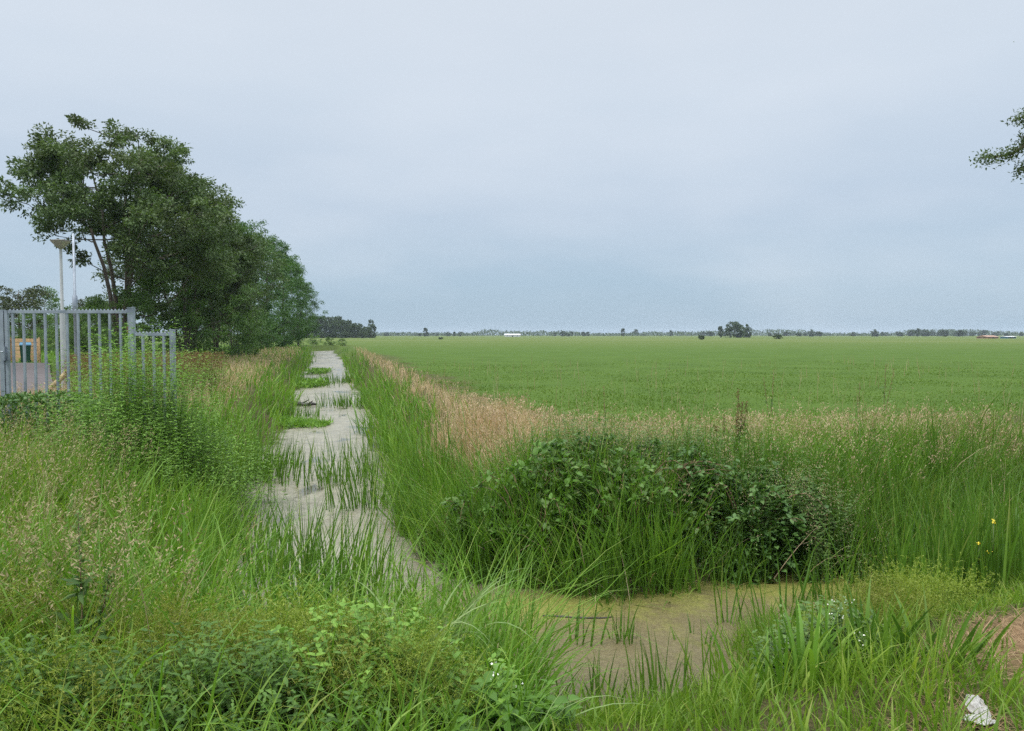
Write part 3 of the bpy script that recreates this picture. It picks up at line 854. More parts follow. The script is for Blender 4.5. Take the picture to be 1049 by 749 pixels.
tuft(250, 492, 436, 420, .55, 'dense dark green reed clump on the left margin, this side of the green spit', w=(.014, .024))
tuft(288, 478, 446, 90, .28, 'few outer reed blades in pale water beside the dense left clump')
tuft(345, 495, 444, 90, .32, 'thin reed clump in mid ditch with pale water on both sides')
tuft(378, 520, 452, 110, .30, 'sparse reeds standing off the right bank of the ditch')
tuft(388, 488, 438, 110, .32, 'reed clump hugging the right bank, furthest of the right side clumps')
tuft(362, 470, 425, 40, .40, 'small green reed tuft by the right bank near the green spit')
tuft(238, 562, 492, 130, .27, 'reed clump at the left water edge in front of the tall verge grass', w=(.012, .02))
tuft(266, 592, 505, 60, .18, 'slender reeds just right of the left water edge clump')
tuft(305, 612, 486, 90, .18, 'upright reed clump in pale water left of the tallest reeds', w=(.012, .02))
tuft(345, 640, 468, 100, .17, 'tallest reed clump rising from behind the foreground herbs', w=(.013, .022))
tuft(373, 655, 500, 36, .12, 'single narrow tuft of reeds right of the tallest clump', w=(.012, .02))
tuft(540, 672, 575, 22, .06, 'narrow upright reed tuft at the left end of the brown cross ditch', w=(.010, .016), curl=(0, .3))
tuft(590, 660, 590, 10, .06, 'few thin reed blades beside the narrow upright tuft')
tuft(640, 656, 600, 26, .07, 'small pointed reed tuft alone in the brown cross ditch', w=(.010, .016))
tuft(745, 640, 560, 12, .10, 'loose handful of long reeds before the dark bramble hollow')
tuft(715, 655, 610, 10, .10, 'short thin reeds in the brown water left of the long loose reeds')
tuft(800, 660, 555, 20, .10, 'reed tuft with long leaning blades at the right end of the brown water', w=(.012, .02))
tuft(852, 622, 560, 40, .13, 'upright bright reed tuft below the bramble at the right end of the water', w=(.012, .019))
tuft(615, 722, 655, 26, .14, 'short reed sprouts on the near water edge, left of the others', curl=(0, .4))
tuft(672, 722, 640, 26, .14, 'taller reed sprouts on the near water edge')
tuft(760, 715, 640, 46, .18, 'broad clump of sprouts on the near water edge below the loose reeds', mat='grass')
G2 = 'sword leaved clumps on the near bank'
tuft(880, 712, 590, 40, .16, 'sword leaved flag clump on the near bank left of the dry clippings', 'flag_clump', 'flag plant', 'reed', (.020, .034), Y=3.85, group=G2, curl=(0, .6))
tuft(940, 700, 600, 30, .14, 'flag clump with long dark blades leaning right beside the dry clippings', 'flag_clump', 'flag plant', 'reed', (.020, .034), Y=3.9, group=G2, lean=(.1, .6))
tuft(815, 735, 600, 44, .14, 'arching flag clump between the sprouts and the pale flowered herb', 'flag_clump', 'flag plant', 'lush', (.014, .026), Y=3.65, group=G2, curl=(.2, 1.4))
tuft(720, 748, 660, 44, .16, 'grassy clump at the bottom edge below the brown water', 'flag_clump', 'flag plant', 'grass', (.008, .014), Y=3.6, group=G2, curl=(.2, 1.2))
tuft(470, 680, 580, 90, .13, 'tussock with long pale blades arching over the left end of the cross ditch', 'arching_tussock', 'grass tussock', 'grass', (.007, .013), Y=4.0, group=None, curl=(.3, 1.3))
tuft(420, 690, 590, 120, .20, 'dense green tussock between the tallest reeds and the pale arching tuft', 'arching_tussock', 'grass tussock', 'lush', (.008, .015), Y=4.1, group=None, curl=(.2, 1.5))
tuft(375, 700, 600, 90, .20, 'green tussock at the foot of the tallest reeds', 'arching_tussock', 'grass tussock', 'grass', (.008, .015), Y=4.0, group=None, curl=(.2, 1.5))
tuft(510, 715, 640, 90, .16, 'low green tussock at the left shore of the brown water', 'arching_tussock', 'grass tussock', 'lush', (.007, .012), Y=3.9, group=None, curl=(.2, 1.5))
tuft(222, 625, 492, 70, .22, 'broad sword leaved reeds at the near left water edge, left of the ditch reeds', 'flag_clump', 'flag plant', 'lush', (.014, .024), Y=5.6, group='sword leaved clumps at the near left water edge')
tuft(195, 600, 505, 60, .25, 'broad leaved reeds in the verge grass furthest left of the ditch reeds', 'flag_clump', 'flag plant', 'lush', (.014, .024), Y=6.0, group='sword leaved clumps at the near left water edge')
tuft(290, 660, 520, 70, .20, 'sword leaved clump between the verge and the tallest reeds', 'flag_clump', 'flag plant', 'reed', (.014, .024), Y=5.2, group='sword leaved clumps at the near left water edge')
tuft(398, 628, 535, 60, .20, 'broad reeds standing where the long ditch meets the cross ditch', w=(.010, .017), mat='lush')
tuft(440, 640, 545, 60, .18, 'bright reeds in the ditch corner just left of the pale arching tuft', w=(.010, .017), mat='lush')
tuft(492, 648, 570, 34, .14, 'loose reeds at the left end of the brown cross ditch', w=(.010, .016))
m_ = MB()
c = at(448, 655, 3.9)
n = 17
blades(m_, np.stack([c.x + rng.normal(0, .07, n), c.y + rng.normal(0, .06, n), np.full(n, c.z - .15)], -1), U(.5, .85, n), U(.016, .024, n), rng.normal(-.1, .6, n), U(.1, .45, n), U(.9, 2.0, n), seg=9, fat=.2)
blades(m_, np.stack([c.x - .35 + rng.normal(0, .14, n), c.y + rng.normal(0, .1, n), np.full(n, c.z - .15)], -1), U(.45, .75, n), U(.014, .022, n), rng.normal(PI, 1.3, n), U(.1, .5, n), U(.9, 2.0, n), seg=9, fat=.2)
tag(m_.build('pale_tussock', [M['pale']], origin=(c.x, c.y, c.z - .3)), 'tuft of long whitish blades bowing over beside the brown water', 'grass tussock')

tuft(297, 428, 408, 160, .55, 'far reed clump on the left margin just beyond the green spit', w=(.016, .028))
tuft(356, 416, 396, 150, .60, 'reed clump leaning out from the right bank opposite the floating branch', w=(.018, .03))
tuft(352, 392, 378, 140, .80, 'distant reed clump narrowing the ditch on the right beyond the floating branch', w=(.024, .04))
tuft(318, 396, 381, 130, .70, 'distant reed clump on the left edge between the two far weed beds', w=(.024, .04))

# green spit of low plants reaching into the ditch
mb = MB()
c0 = at(268, 441, 20.6); c1 = at(338, 436, 20.6)
n = 2600
t = rng.random(n)
X = c0.x + (c1.x - c0.x) * t; Y = 20.4 + rng.normal(0, .5, n) * (1.1 - .7 * t)
leaves(mb, np.stack([X, Y, WATER_Z + U(0, .16, n) * (1.2 - t)], -1), rdir(n, .8), U(.06, .13, n), U(.03, .06, n), broad=False)
n = 500
t = rng.random(n) ** 1.5
blades(mb, np.stack([c0.x + (c1.x - c0.x) * t, 20.4 + rng.normal(0, .4, n), np.full(n, WATER_Z)], -1), U(.1, .35, n), .02, U(0, 6.28, n), U(0, .4, n), U(0, .8, n))
tag(mb.build('water_weed', [M['nettle']], origin=(c0.x, 20.4, WATER_Z)), 'low green spit of water weed reaching across the ditch from the left bank', 'water plants')
mb = MB()
c0 = at(262, 402, 28); c1 = at(306, 398, 28)
for k, (pa, pb, ln) in enumerate((((308, 395), (330, 392), 36), ((318, 383), (335, 381), 48))):
    a = at(*pa, ln); b = at(*pb, ln); n = 700; t = rng.random(n)
    m_ = MB()
    leaves(m_, np.stack([a.x + (b.x - a.x) * t, ln + rng.normal(0, .8, n), WATER_Z + U(0, .25, n)], -1), rdir(n, .8), U(.12, .25, n), U(.06, .1, n))
    tag(m_.build('water_weed', [M['nettle']], origin=(a.x, ln, WATER_Z)), ('low weed bed on the left side of the ditch beyond the floating branch', 'small far weed bed on the left side near the ditch bend')[k], 'water plants')

# floating debris
def driftwood(pxs, Y0, label, r):
    m_ = MB()
    pts = []
    for (px, py) in pxs:
        k = at(px, py, 1.0); Yw = (EYE - WATER_Z) / (EYE - k.z); q = at(px, py, Yw)
        pts.append((q.x, q.y, WATER_Z + r * .3))
    pts = np.array(pts)
    tt = np.linspace(0, len(pts) - 1, 14)
    fine = np.stack([np.interp(tt, np.arange(len(pts)), pts[:, j]) for j in range(3)], -1)
    fine[:, :2] += rng.normal(0, r * .5, (14, 2))
    tube(m_, fine, r * np.concatenate([[.5], U(.7, 1.1, 12), [.4]]), 7)
    for j in (3, 7, 10):
        a = fine[j]; tube(m_, [a, a + np.array([rng.normal(0, r * 3), rng.normal(0, r * 3), r * 1.6])], [r * .4, r * .15], 5)
    return tag(m_.build('floating_branch', [M['wet']], origin=tuple(pts[0])), label, 'branch')
driftwood([(283, 415), (297, 414), (312, 416), (322, 415)], 26, 'dark sodden branch floating across the pale ditch water', .10)
driftwood([(555, 631), (575, 632), (598, 634), (628, 633)], 7, 'thin black waterlogged stick lying in the duckweed of the cross ditch', .011)

# ------------------------------------------------------------------ broad leaved plants
def leafy(m_, P, h, nn, ll, lw, mi_leaf, mi_stem, lean=.2, broad=True, up=.35, per=2, w=.006):
    """upright stems with leaves in whorls up them"""
    N = len(P)
    h = rep(h, N); az = U(0, 2 * PI, N); le = U(0, lean, N); cu = U(0, .3, N)
    blades(m_, P, h, w, az, le, cu, seg=4, mi=mi_stem)
    for k in range(nn):
        f = .12 + .88 * (k + rng.random(N) * .6) / nn
        f = np.minimum(f, 1)
        c = blade_tips(P, h, az, le, cu, at_=f[:, None])
        a0 = U(0, 2 * PI, N)
        for j in range(per):
            a = a0 + 2 * PI * j / per + rng.normal(0, .25, N)
            D = np.stack([np.cos(a), np.sin(a), up + rng.normal(0, .25, N)], -1)
            s = (1.15 - .6 * f) * U(.75, 1.2, N)
            leaves(m_, c, D, ll * s, lw * s, broad=broad, mi=mi_leaf, flat=.35)


def mound_points(n, c, rx, ry, h, shell=.35):
    """points through an uneven dome"""
    a = U(0, 2 * PI, n); r = np.sqrt(rng.random(n)); e_ = rng.random(n)
    x = c[0] + rx * r * np.cos(a); y = c[1] + ry * r * np.sin(a)
    lump = .05 + 1.75 * fbm(x * 2.9, y * 2.9, int(c[0] * 13) % 97 + 50)
    top = h * np.sqrt(np.clip(1 - r ** 2.4, 0, 1)) * lump
    z = zg(x, y) + top * (1 - shell * rng.random(n) ** 1.6 * 2.2).clip(.03, 1)
    return np.stack([x, y, z], -1)


def bramble(name, c, rx, ry, h, n, label, cat='bramble', mat='bramble', size=.075, canes=26, young=0.0, group=None):
    root = thing(name, (c[0], c[1], float(zg(np.array([c[0]]), np.array([c[1]]))[0])), label, cat, group)
    o = np.array(root.location)
    m_ = MB()
    P = mound_points(n, c, rx, ry, h)
    out_ = unit(np.concatenate([P[:, :2] - np.array(c[:2]), np.full((n, 1), .25)], 1))
    for j in range(3):
        a = (j - 1) * 1.1
        D = np.stack([out_[:, 0] * math.cos(a) - out_[:, 1] * math.sin(a), out_[:, 0] * math.sin(a) + out_[:, 1] * math.cos(a), out_[:, 2] + rng.normal(0, .3, n)], -1)
        D += rng.normal(0, .25, D.shape)
        s = U(.7, 1.25, n) * (1.15 if j == 1 else .9)
        r = rng.random(n)
        yo = rng.random(n) < young
        for sel, mi in ((~yo, 0), (yo, 1)):
            if sel.any():
                leaves(m_, P[sel], D[sel], size * s[sel], size * .68 * s[sel], r[sel], broad=True, mi=mi, flat=.3, droop=.2)
    s_ = MB(); sp_ = m_
    for k in range(canes):
        a = rng.uniform(0, 2 * PI); r0 = .2 * rng.random()
        e0 = np.array([c[0] + rx * r0 * math.cos(a), c[1] + ry * r0 * math.sin(a), o[2] - .05])
        e1 = np.array([c[0] + rx * 1.0 * math.cos(a), c[1] + ry * 1.0 * math.sin(a), o[2] + h * rng.uniform(.2, .9)])
        t = np.linspace(0, 1, 7)[:, None]
        pts = e0 + (e1 - e0) * t + np.array([0, 0, 1]) * h * rng.uniform(.4, 1.35) * (t * (1 - t)) * 2
        tube(s_, pts, np.linspace(.008, .003, 7), 5)
        q = pts[3:]; nq = 14
        sp = np.stack([np.interp(rng.random(nq) * 3, np.arange(4), q[:, j]) for j in range(3)], -1)
        sp = q[rng.integers(0, 3, nq)] + 0
        tt = rng.random((nq, 1)); k0 = rng.integers(0, 3, nq); sp = q[k0] * (1 - tt) + q[k0 + 1] * tt
        leaves(sp_, sp, rdir(nq, .5), size * U(.7, 1.2, nq), size * .66, broad=True, flat=.35, mi=1 if rng.random() < young + .15 else 0)
    m_.build('foliage', [M[mat], M['young']], parent=root, origin=None).data.transform(__import__('mathutils').Matrix.Translation(-root.location))
    s_.build('canes', [M['brownstem']], parent=root).data.transform(__import__('mathutils').Matrix.Translation(-root.location))
    return root


# the thicket in the middle of the picture
bramble('bramble_bush', (2.6, 7.95), 1.0, .6, .74, 2100, 'dark bramble bush over the black hollow right of centre', mat='bramble', size=.066)
bramble('bramble_bush', (1.3, 8.2), 1.25, .6, .60, 1300, 'bramble bush in the middle of the thicket with arching dark sprays', mat='bramble', size=.064)
bramble('bramble_bush', (0.25, 7.65), .7, .36, .86, 620, 'low bramble with bright young leaves above the reedy water edge', mat='herb', size=.075, canes=14, young=.55)
bramble('bramble_bush', (1.2, 7.6), .55, .33, .88, 480, 'bramble spray with light green leaves left of the dark bush', mat='herb', size=.07, canes=12, young=.45)
bramble('bramble_bush', (-0.35, 7.85), .45, .33, .80, 330, 'leftmost small bramble spray next to the ditch mouth', mat='herb', size=.068, canes=10, young=.3)

def patch(name, c, rx, ry, n, h, label, cat, mat, ll, lw, nn, per=2, group=None, broad=True, up=.3, extra=None, w=.006):
    x = rng.normal(0, .5, (n, 2)).clip(-1, 1)
    X = c[0] + rx * x[:, 0]; Y = c[1] + ry * x[:, 1]
    z = zg(X, Y) - .02
    root = thing(name, (c[0], c[1], float(zg(np.array([c[0]]), np.array([c[1]]))[0])), label, cat, group)
    m_ = MB()
    hh = U(h * .6, h, n) * (1 - .35 * np.hypot(x[:, 0], x[:, 1]).clip(0, 1))
    leafy(m_, np.stack([X, Y, z], -1), hh, nn, ll, lw, 0, 1, per=per, broad=broad, up=up, w=w)
    mats = [M[mat], M['stem']]
    if extra:
        extra(m_, X, Y, z + hh, mats)
    ob = m_.build('foliage', mats, parent=root)
    ob.data.transform(__import__('mathutils').Matrix.Translation(-root.location))
    return root


def wflow(m_, X, Y, z, mats):
    mats.append(M['white'])
    k = rng.random(len(X)) < .07
    for x, y, zz in zip(X[k], Y[k], z[k]):
        n = 9
        leaves(m_, np.array([x, y, zz]) + rng.normal(0, .018, (n, 3)), rdir(n, .5), .012, .009, mi=2)


def buff(m_, X, Y, z, mats):
    mats.append(M['straw'])
    k = rng.random(len(X)) < .6
    t = np.stack([X[k], Y[k], z[k] + .05], -1)
    heads(m_, t, U(0, 6, len(t)), 13, .20, .018, 2, .8)


patch('nettle_stand', (-4.75, 10.1), 1.25, .9, 560, 2.55, 'tall bright green nettle stand before the end of the steel gate', 'nettles', 'nettle', .072, .027, 22)
patch('nettle_stand', (-4.7, 9.0), 1.1, .8, 300, 1.5, 'lower nettle stand spilling towards the ditch below the tall one', 'nettles', 'nettle', .066, .024, 15)
patch('nettle_stand', (3.15, 7.85), .75, .45, 260, 1.2, 'grey green nettles with buff seed sprays at the right end of the thicket', 'nettles', 'herb', .066, .022, 15, extra=buff)
patch('nettle_stand', (.9, 8.5), 1.9, .6, 480, 1.0, 'grey green nettles behind the bramble with pale flowering tops', 'nettles', 'herb', .066, .022, 15, extra=buff)
patch('nettle_stand', (2.4, 8.9), 1.4, .6, 240, .85, 'nettles along the dry grass behind the dark bramble', 'nettles', 'herb', .066, .022, 13)
patch('water_mint', (1.72, 4.15), .36, .3, 100, .55, 'dark leaved herb with small white flowers on the near bank beside the flags', 'herb', 'herb', .062, .034, 10, extra=wflow)
patch('leafy_herb', (-.62, 3.35), .6, .4, 200, .66, 'broad leaved green herbs at the bottom centre left', 'herb', 'nettle', .072, .040, 8)
patch('leafy_herb', (-1.15, 3.0), .6, .36, 170, .62, 'dark green herbs under the bedstraw at bottom left', 'herb', 'weed', .058, .025, 11)
patch('leafy_herb', (-.15, 3.1), .35, .3, 40, .40, 'fresh light green leafy herb with small white flowers at the bottom centre', 'herb', 'young', .10, .065, 5, extra=wflow)
patch('leafy_herb', (-.75, 4.3), .7, .4, 170, .85, 'pale grassy herbs below the tallest reeds on the near bank', 'herb', 'nettle', .12, .03, 9)
patch('leafy_herb', (-1.9, 2.9), .55, .36, 170, .60, 'leafy herbs in the bottom left corner', 'herb', 'weed', .062, .026, 10)

# bedstraw mounds
def bedstraw(c, rx, ry, h, n, label, mat='bed'):
    m_ = MB()
    P = mound_points(n, c, rx, ry, h, .30)
    hh = U(.10, .28, n); az = U(0, 2 * PI, n); le = U(.2, 1.5, n); cu = rng.normal(0, .7, n)
    blades(m_, P, hh, .0022, az, le, cu, seg=3, mi=0)
    for k in range(5):
        f = (k + .6) / 5
        t = blade_tips(P, hh, az, le, cu, seg=3, at_=f)
        for j in range(4):
            leaves(m_, t, rdir(n, .15), U(.012, .024, n), U(.0035, .006, n))
    z0 = float(zg(np.array([c[0]]), np.array([c[1]]))[0])
    return tag(m_.build('bedstraw_mound', [M[mat]], origin=(c[0], c[1], z0)), label, 'bedstraw')


bedstraw((-1.3, 3.5), .75, .40, .42, 2000, 'large yellow green bedstraw mound sprawling over the left foreground')
bedstraw((-2.3, 3.6), .5, .4, .42, 900, 'bedstraw mound on the left edge beside the tall dark dock')
bedstraw((-1.9, 2.8), .45, .35, .38, 700, 'yellowish bedstraw tangle in the bottom left corner')
bedstraw((-.6, 3.2), .5, .3, .36, 900, 'low bedstraw tangle among the bottom centre herbs')
bedstraw((2.3, 4.7), .40, .28, .34, 620, 'yellow green bedstraw heaped behind the flag clumps on the right')
bedstraw((2.85, 5.05), .4, .28, .26, 420, 'small low bedstraw tangle behind the dry clippings')

# dock plants with seed spikes
def dock(c, h, label, mat_leaf='herb', spike='rust', leafn=16, spikes=5, seeds=150):
    z0 = float(zg(np.array([c[0]]), np.array([c[1]]))[0])
    root = thing('dock_plant', (c[0], c[1], z0), label, 'dock')
    m_ = MB(); s_ = MB(); f_ = MB()
    for k in range(spikes):
        a = rng.uniform(0, 2 * PI); l = .28 * rng.random() if k else .03
        hk = h * (1 if k == 0 else rng.uniform(.65, .9))
        t = np.linspace(0, 1, 6)[:, None]
        pts = np.array([0, 0, 0]) + t * np.array([math.cos(a) * l * hk, math.sin(a) * l * hk, hk])
        tube(s_, pts, np.linspace(.006, .002, 6), 5)
        n = seeds
        u = .55 + .45 * rng.random(n)
        q = np.stack([np.interp(u, t[:, 0], pts[:, j]) for j in range(3)], -1) + rng.normal(0, .018, (n, 3)) * (1.5 - u[:, None])
        f_ = MB(); leaves(f_, q, rdir(n, .3), U(.014, .026, n), U(.010, .016, n)); f_.build('seed_spike', [M[spike]], parent=root)
        nl = leafn
        u = .05 + .6 * rng.random(nl)
        q = np.stack([np.interp(u, t[:, 0], pts[:, j]) for j in range(3)], -1)
        leaves(m_, q, rdir(nl, .5), U(.10, .2, nl) * (1.2 - u), U(.03, .05, nl), broad=True)
    s_.build('stem', [M['brownstem']], parent=root); m_.build('foliage', [M[mat_leaf]], parent=root)
    return root


p = at(757, 445, 9.6); dock((p.x, 9.6), at(757, 398, 9.6).z, 'tall dock with dark rusty seed spikes above the thicket')
p = at(742, 440, 9.8); dock((p.x, 9.8), at(742, 425, 9.8).z, 'shorter dark dock just left of the tall rusty one', spikes=3)
p = at(85, 600, 3.5); dock((p.x, 3.5), at(85, 520, 3.5).z, 'dark green thistle like stalk rising over the left foreground', spike='herb', leafn=46, spikes=2)
p = at(370, 600, 4.2); dock((p.x, 4.2), at(372, 585, 4.2).z + .15, 'slender brown seeded stalk in front of the ditch reeds', spikes=1, leafn=8)
p = at(620, 430, 12); dock((p.x, 12.), at(622, 395, 12).z, 'thin brown dock standing at the field edge left of the tall one', spikes=2, leafn=6, seeds=45)
p = at(905, 420, 14); dock((p.x, 14.), at(905, 372, 14).z, 'tall thin stalk at the field edge towards the right', spikes=2, leafn=4, seeds=45)
p = at(790, 420, 13); dock((p.x, 13.), at(788, 378, 13).z, 'thin brown stalk behind the tall rusty dock', spikes=2, leafn=4, seeds=45)
p = at(880, 420, 14); dock((p.x, 14.), at(882, 392, 14).z, 'short thin stalk left of the tall thin one at the field edge', spikes=2, leafn=4, seeds=45)

# iris with yellow flowers in the ditch at right
root = thing('iris_clump', (3.9, 6.25, -.35), 'yellow flowering iris clump on the bank by the right frame edge', 'iris')
m_ = MB(); n = 260
X = rng.normal(0, .4, n).clip(-.9, 1.1); Y = .5 * X + rng.normal(0, .2, n)
blades(m_, np.stack([X, Y, np.full(n, -.1)], -1), U(.4, .95, n), U(.014, .026, n), U(0, 6.3, n), U(0, .2, n), U(0, .45, n), seg=6, fat=.2)
m_.build('blade_fan', [M['reed']], parent=root)
for (dx, dz) in ((.05, .52), (-.12, .36), (0, .28)):
    f_ = MB(); n = 9
    tube(f_, [(dx, -.25 + .5 * dx, .2), (dx, -.25 + .5 * dx, dz)], [.005, .003], 5, mi=1)
    leaves(f_, np.array([dx, -.25 + .5 * dx, dz]) + rng.normal(0, .008, (n, 3)), rdir(n, .2), .019, .014, broad=True)
    f_.build('flower', [M['yellow'], M['stem']], parent=root)
for lab, cx_, cy_, n, hm in (('leafy flag stand filling the ditch right of the bramble', 4.3, 7.75, 260, 1.15), ('flag stand at the far right above the dry clippings', 4.6, 6.9, 200, .95)):
    z0 = WATER_Z
    m_ = MB()
    X = cx_ + rng.normal(0, .5, n); Y = cy_ + .6 * (X - cx_) + rng.normal(0, .22, n)
    blades(m_, np.stack([X, Y, np.maximum(zg(X, Y), WATER_Z) - .04], -1), U(.5, 1, n) * hm, U(.014, .024, n), U(0, 6.3, n), U(0, .25, n), U(0, .6, n), seg=6, fat=.2)
    tag(m_.build('flag_stand', [M['reed']], origin=(cx_, cy_, z0)), lab, 'flag plant')

# hedge at the foot of the gate
hp = thing('low_hedge', (-7.4, 10.9, 0), 'low dark green hedge along the foot of the steel gate', 'hedge')
m_ = MB(); n = 9000
X = U(-11.5, -5.6, n); Y = 10.9 + rng.normal(0, .22, n)
top = .62 + .3 * fbm(X * 1.3, Y * 2, 77) - .25 * smooth(-6.4, -5.6, X)
Z = top * (1 - rng.random(n) ** 2 * .9)
leaves(m_, np.stack([X + 7.4, Y - 10.9, Z], -1), rdir(n, .4), U(.05, .085, n), U(.025, .045, n))
m_.build('foliage', [M['bramble']], parent=hp)
s_ = MB()
for k in range(40):
    x = rng.uniform(-11.4, -5.7) + 7.4
    tube(s_, [(x, 0, -.05), (x + rng.normal(0, .1), rng.normal(0, .1), .6)], [.01, .004], 5)
s_.build('twigs', [M['brownstem']], parent=hp)

# rusty weeds behind the gate
m_ = MB()
P, d = scat(1500, -12.5, -7.6, 15.5, 24, lambda X, Y, d: (X < Lx(Y) - 1.5) & (X > -9.2 - (Y - 15.5) * .62) & (Y + X * .5 < 18.5))
n = len(P)
leafy(m_, P, U(.8, 1.45, n), 10, .09, .03, 0, 1, broad=False, w=.012)
heads(m_, P + np.array([0, 0, 1.2]), U(0, 6, n), 20, .5, .05, 2, .8)
stuff(m_, 'rusty_weeds', [M['nettle'], M['brownstem'], M['rust']], 'rusty brown seeding weeds behind the steel gate')

# ------------------------------------------------------------------ steel gate and fence
GY0 = 11.5
def gx_(px): return (px - CX) / F * GY0 * 1.0
ZT = at(70, 318, GY0).z
ZL = at(150, 341, GY0).z


def teeth(m_, x0, x1, y, z, step=.055):
    n = int((x1 - x0) / step)
    for k in range(n):
        x = x0 + (k + .5) * (x1 - x0) / n
        m_.add([(x - .018, y - .004, z), (x + .018, y - .004, z), (x + .018, y + .004, z), (x - .018, y + .004, z), (x, y, z + .024)], None, [(0, 1, 4), (1, 2, 4), (2, 3, 4), (3, 0, 4)])


def rootgate(name, px, label, cat):
    return thing(name, (gx_(px), GY0, 0), label, cat)


def part(m_, name, mat, root, smooth_=False):
    o = m_.build(name, [M[mat]], parent=root, smooth_=smooth_)
    o.data.transform(__import__('mathutils').Matrix.Translation(-Vector(root.location)))
    return o


def post(m_, x, y, w, z1):
    box(m_, (x - w / 2, y - w / 2, -.05), (x + w / 2, y + w / 2, z1))
    box(m_, (x - w / 2 - .004, y - w / 2 - .004, z1), (x + w / 2 + .004, y + w / 2 + .004, z1 + .015))


g = rootgate('steel_gate', 70, 'galvanised steel gate with upright bars and a toothed top rail', 'gate')
xa, xb = gx_(9.5), gx_(132)
m_ = MB(); box(m_, (xa, GY0 - .02, ZT - .045), (xb, GY0 + .02, ZT)); part(m_, 'top_rail', 'steel', g)
m_ = MB(); box(m_, (xa, GY0 - .02, .12), (xb, GY0 + .02, .17)); part(m_, 'bottom_rail', 'steel', g)
m_ = MB(); teeth(m_, xa, xb, GY0, ZT + .001); part(m_, 'toothed_strip', 'steel', g)
for px in (14, 25, 36, 47, 58.5, 69.5, 80.7, 92, 102.5, 113, 124):
    x = gx_(px); m_ = MB(); box(m_, (x - .015, GY0 - .015, .1705), (x + .015, GY0 + .015, ZT - .0455)); part(m_, 'bar', 'steel', g)
m_ = MB(); box(m_, (gx_(6.2), GY0 - .025, .08), (gx_(9.4), GY0 + .025, ZT)); part(m_, 'stile', 'steel', g)
m_ = MB(); box(m_, (gx_(4.6), GY0 - .07, 1.30), (gx_(7.6), GY0 - .026, 1.52)); tube(m_, [(gx_(6), GY0 - .07, 1.44), (gx_(6), GY0 - .12, 1.44), (gx_(8.6), GY0 - .12, 1.44)], .010, 6); part(m_, 'lock', 'steel', g)
m_ = MB(); post(m_, gx_(135.3), GY0, .082, ZT + .03); part(m_, 'post', 'steel', g)
for z in (.35, ZT - .3):
    m_ = MB(); tube(m_, [(gx_(132.4), GY0 - .035, z - .05), (gx_(132.4), GY0 - .035, z + .05)], .014, 8); part(m_, 'hinge', 'rusty', g)

g = rootgate('steel_gate', -20, 'stile and bars of the other gate leaf cut off by the left frame edge', 'gate')
xa, xb = gx_(-60), gx_(1.0)
m_ = MB(); box(m_, (xa, GY0 - .02, ZT - .045), (xb, GY0 + .02, ZT)); part(m_, 'top_rail', 'steel', g)
m_ = MB(); box(m_, (xa, GY0 - .02, .12), (xb, GY0 + .02, .17)); part(m_, 'bottom_rail', 'steel', g)
m_ = MB(); teeth(m_, xa, xb, GY0, ZT + .001); part(m_, 'toothed_strip', 'steel', g)
for px in (-8, -19, -30, -41, -52):
    x = gx_(px); m_ = MB(); box(m_, (x - .015, GY0 - .015, .1705), (x + .015, GY0 + .015, ZT - .0455)); part(m_, 'bar', 'steel', g)
m_ = MB(); box(m_, (gx_(1.2), GY0 - .035, .08), (gx_(5.6), GY0 + .035, ZT + .01)); part(m_, 'stile', 'steel', g)

g = rootgate('steel_fence', 157, 'lower steel fence panel stepping down from the gate towards the ditch', 'fence')
xa, xb = gx_(138), gx_(174.5)
m_ = MB(); box(m_, (xa, GY0 - .02, ZL - .045), (xb, GY0 + .02, ZL)); part(m_, 'top_rail', 'steel', g)
m_ = MB(); box(m_, (xa, GY0 - .02, .12), (xb, GY0 + .02, .17)); part(m_, 'bottom_rail', 'steel', g)
m_ = MB(); teeth(m_, xa, xb, GY0, ZL + .001); part(m_, 'toothed_strip', 'steel', g)
for px in (146.7, 157.6, 168):
    x = gx_(px); m_ = MB(); box(m_, (x - .016, GY0 - .0175, .1705), (x + .016, GY0 + .0175, ZL - .0455)); part(m_, 'bar', 'steel', g)
m_ = MB(); post(m_, gx_(177), GY0, .066, ZL + .04); part(m_, 'post', 'steel', g)

# ------------------------------------------------------------------ lamp posts
LY = 20.5
b = at(66.2, 415, LY)
lampx = b.x
lp = thing('street_lamp', (b.x, LY, 0), 'pale street lamp with a cone shaped head behind the gate', 'street lamp')
ztop = at(66, 246, LY).z
m_ = MB(); lathe(m_, [(.068, -.05), (.068, 2.28), (.062, 2.32), (.042, 2.36), (.036, ztop - .27), (.036, ztop - .22)], (0, 0, 0), 14); m_.build('pole', [M['pole']], parent=lp)
m_ = MB(); lathe(m_, [(.04, ztop - .25), (.07, ztop - .22), (.23, ztop - .06), (.245, ztop - .035)], (0, 0, 0), 24); m_.build('lamp_shade', [M['shade']], parent=lp)
m_ = MB(); lathe(m_, [(.246, ztop - .036), (.25, ztop - .03), (.25, ztop - .012), (.12, ztop + .012), (.001, ztop + .02)], (0, 0, 0), 24); m_.build('cap', [M['lid']], parent=lp)
b = at(79, 400, 27)
lp = thing('steel_mast', (b.x, 27, 0), 'thin blue grey steel mast half hidden in the big ash, right of the street lamp', 'mast')
zt = at(79, 240, 27).z; zs = at(79, 302, 27).z
m_ = MB(); lathe(m_, [(.06, -.05), (.06, zs - .7), (.085, zs - .66), (.085, zs - .06), (.045, zs), (.04, zt), (.001, zt + .03)], (0, 0, 0), 12); m_.build('pole', [M['steel']], parent=lp)

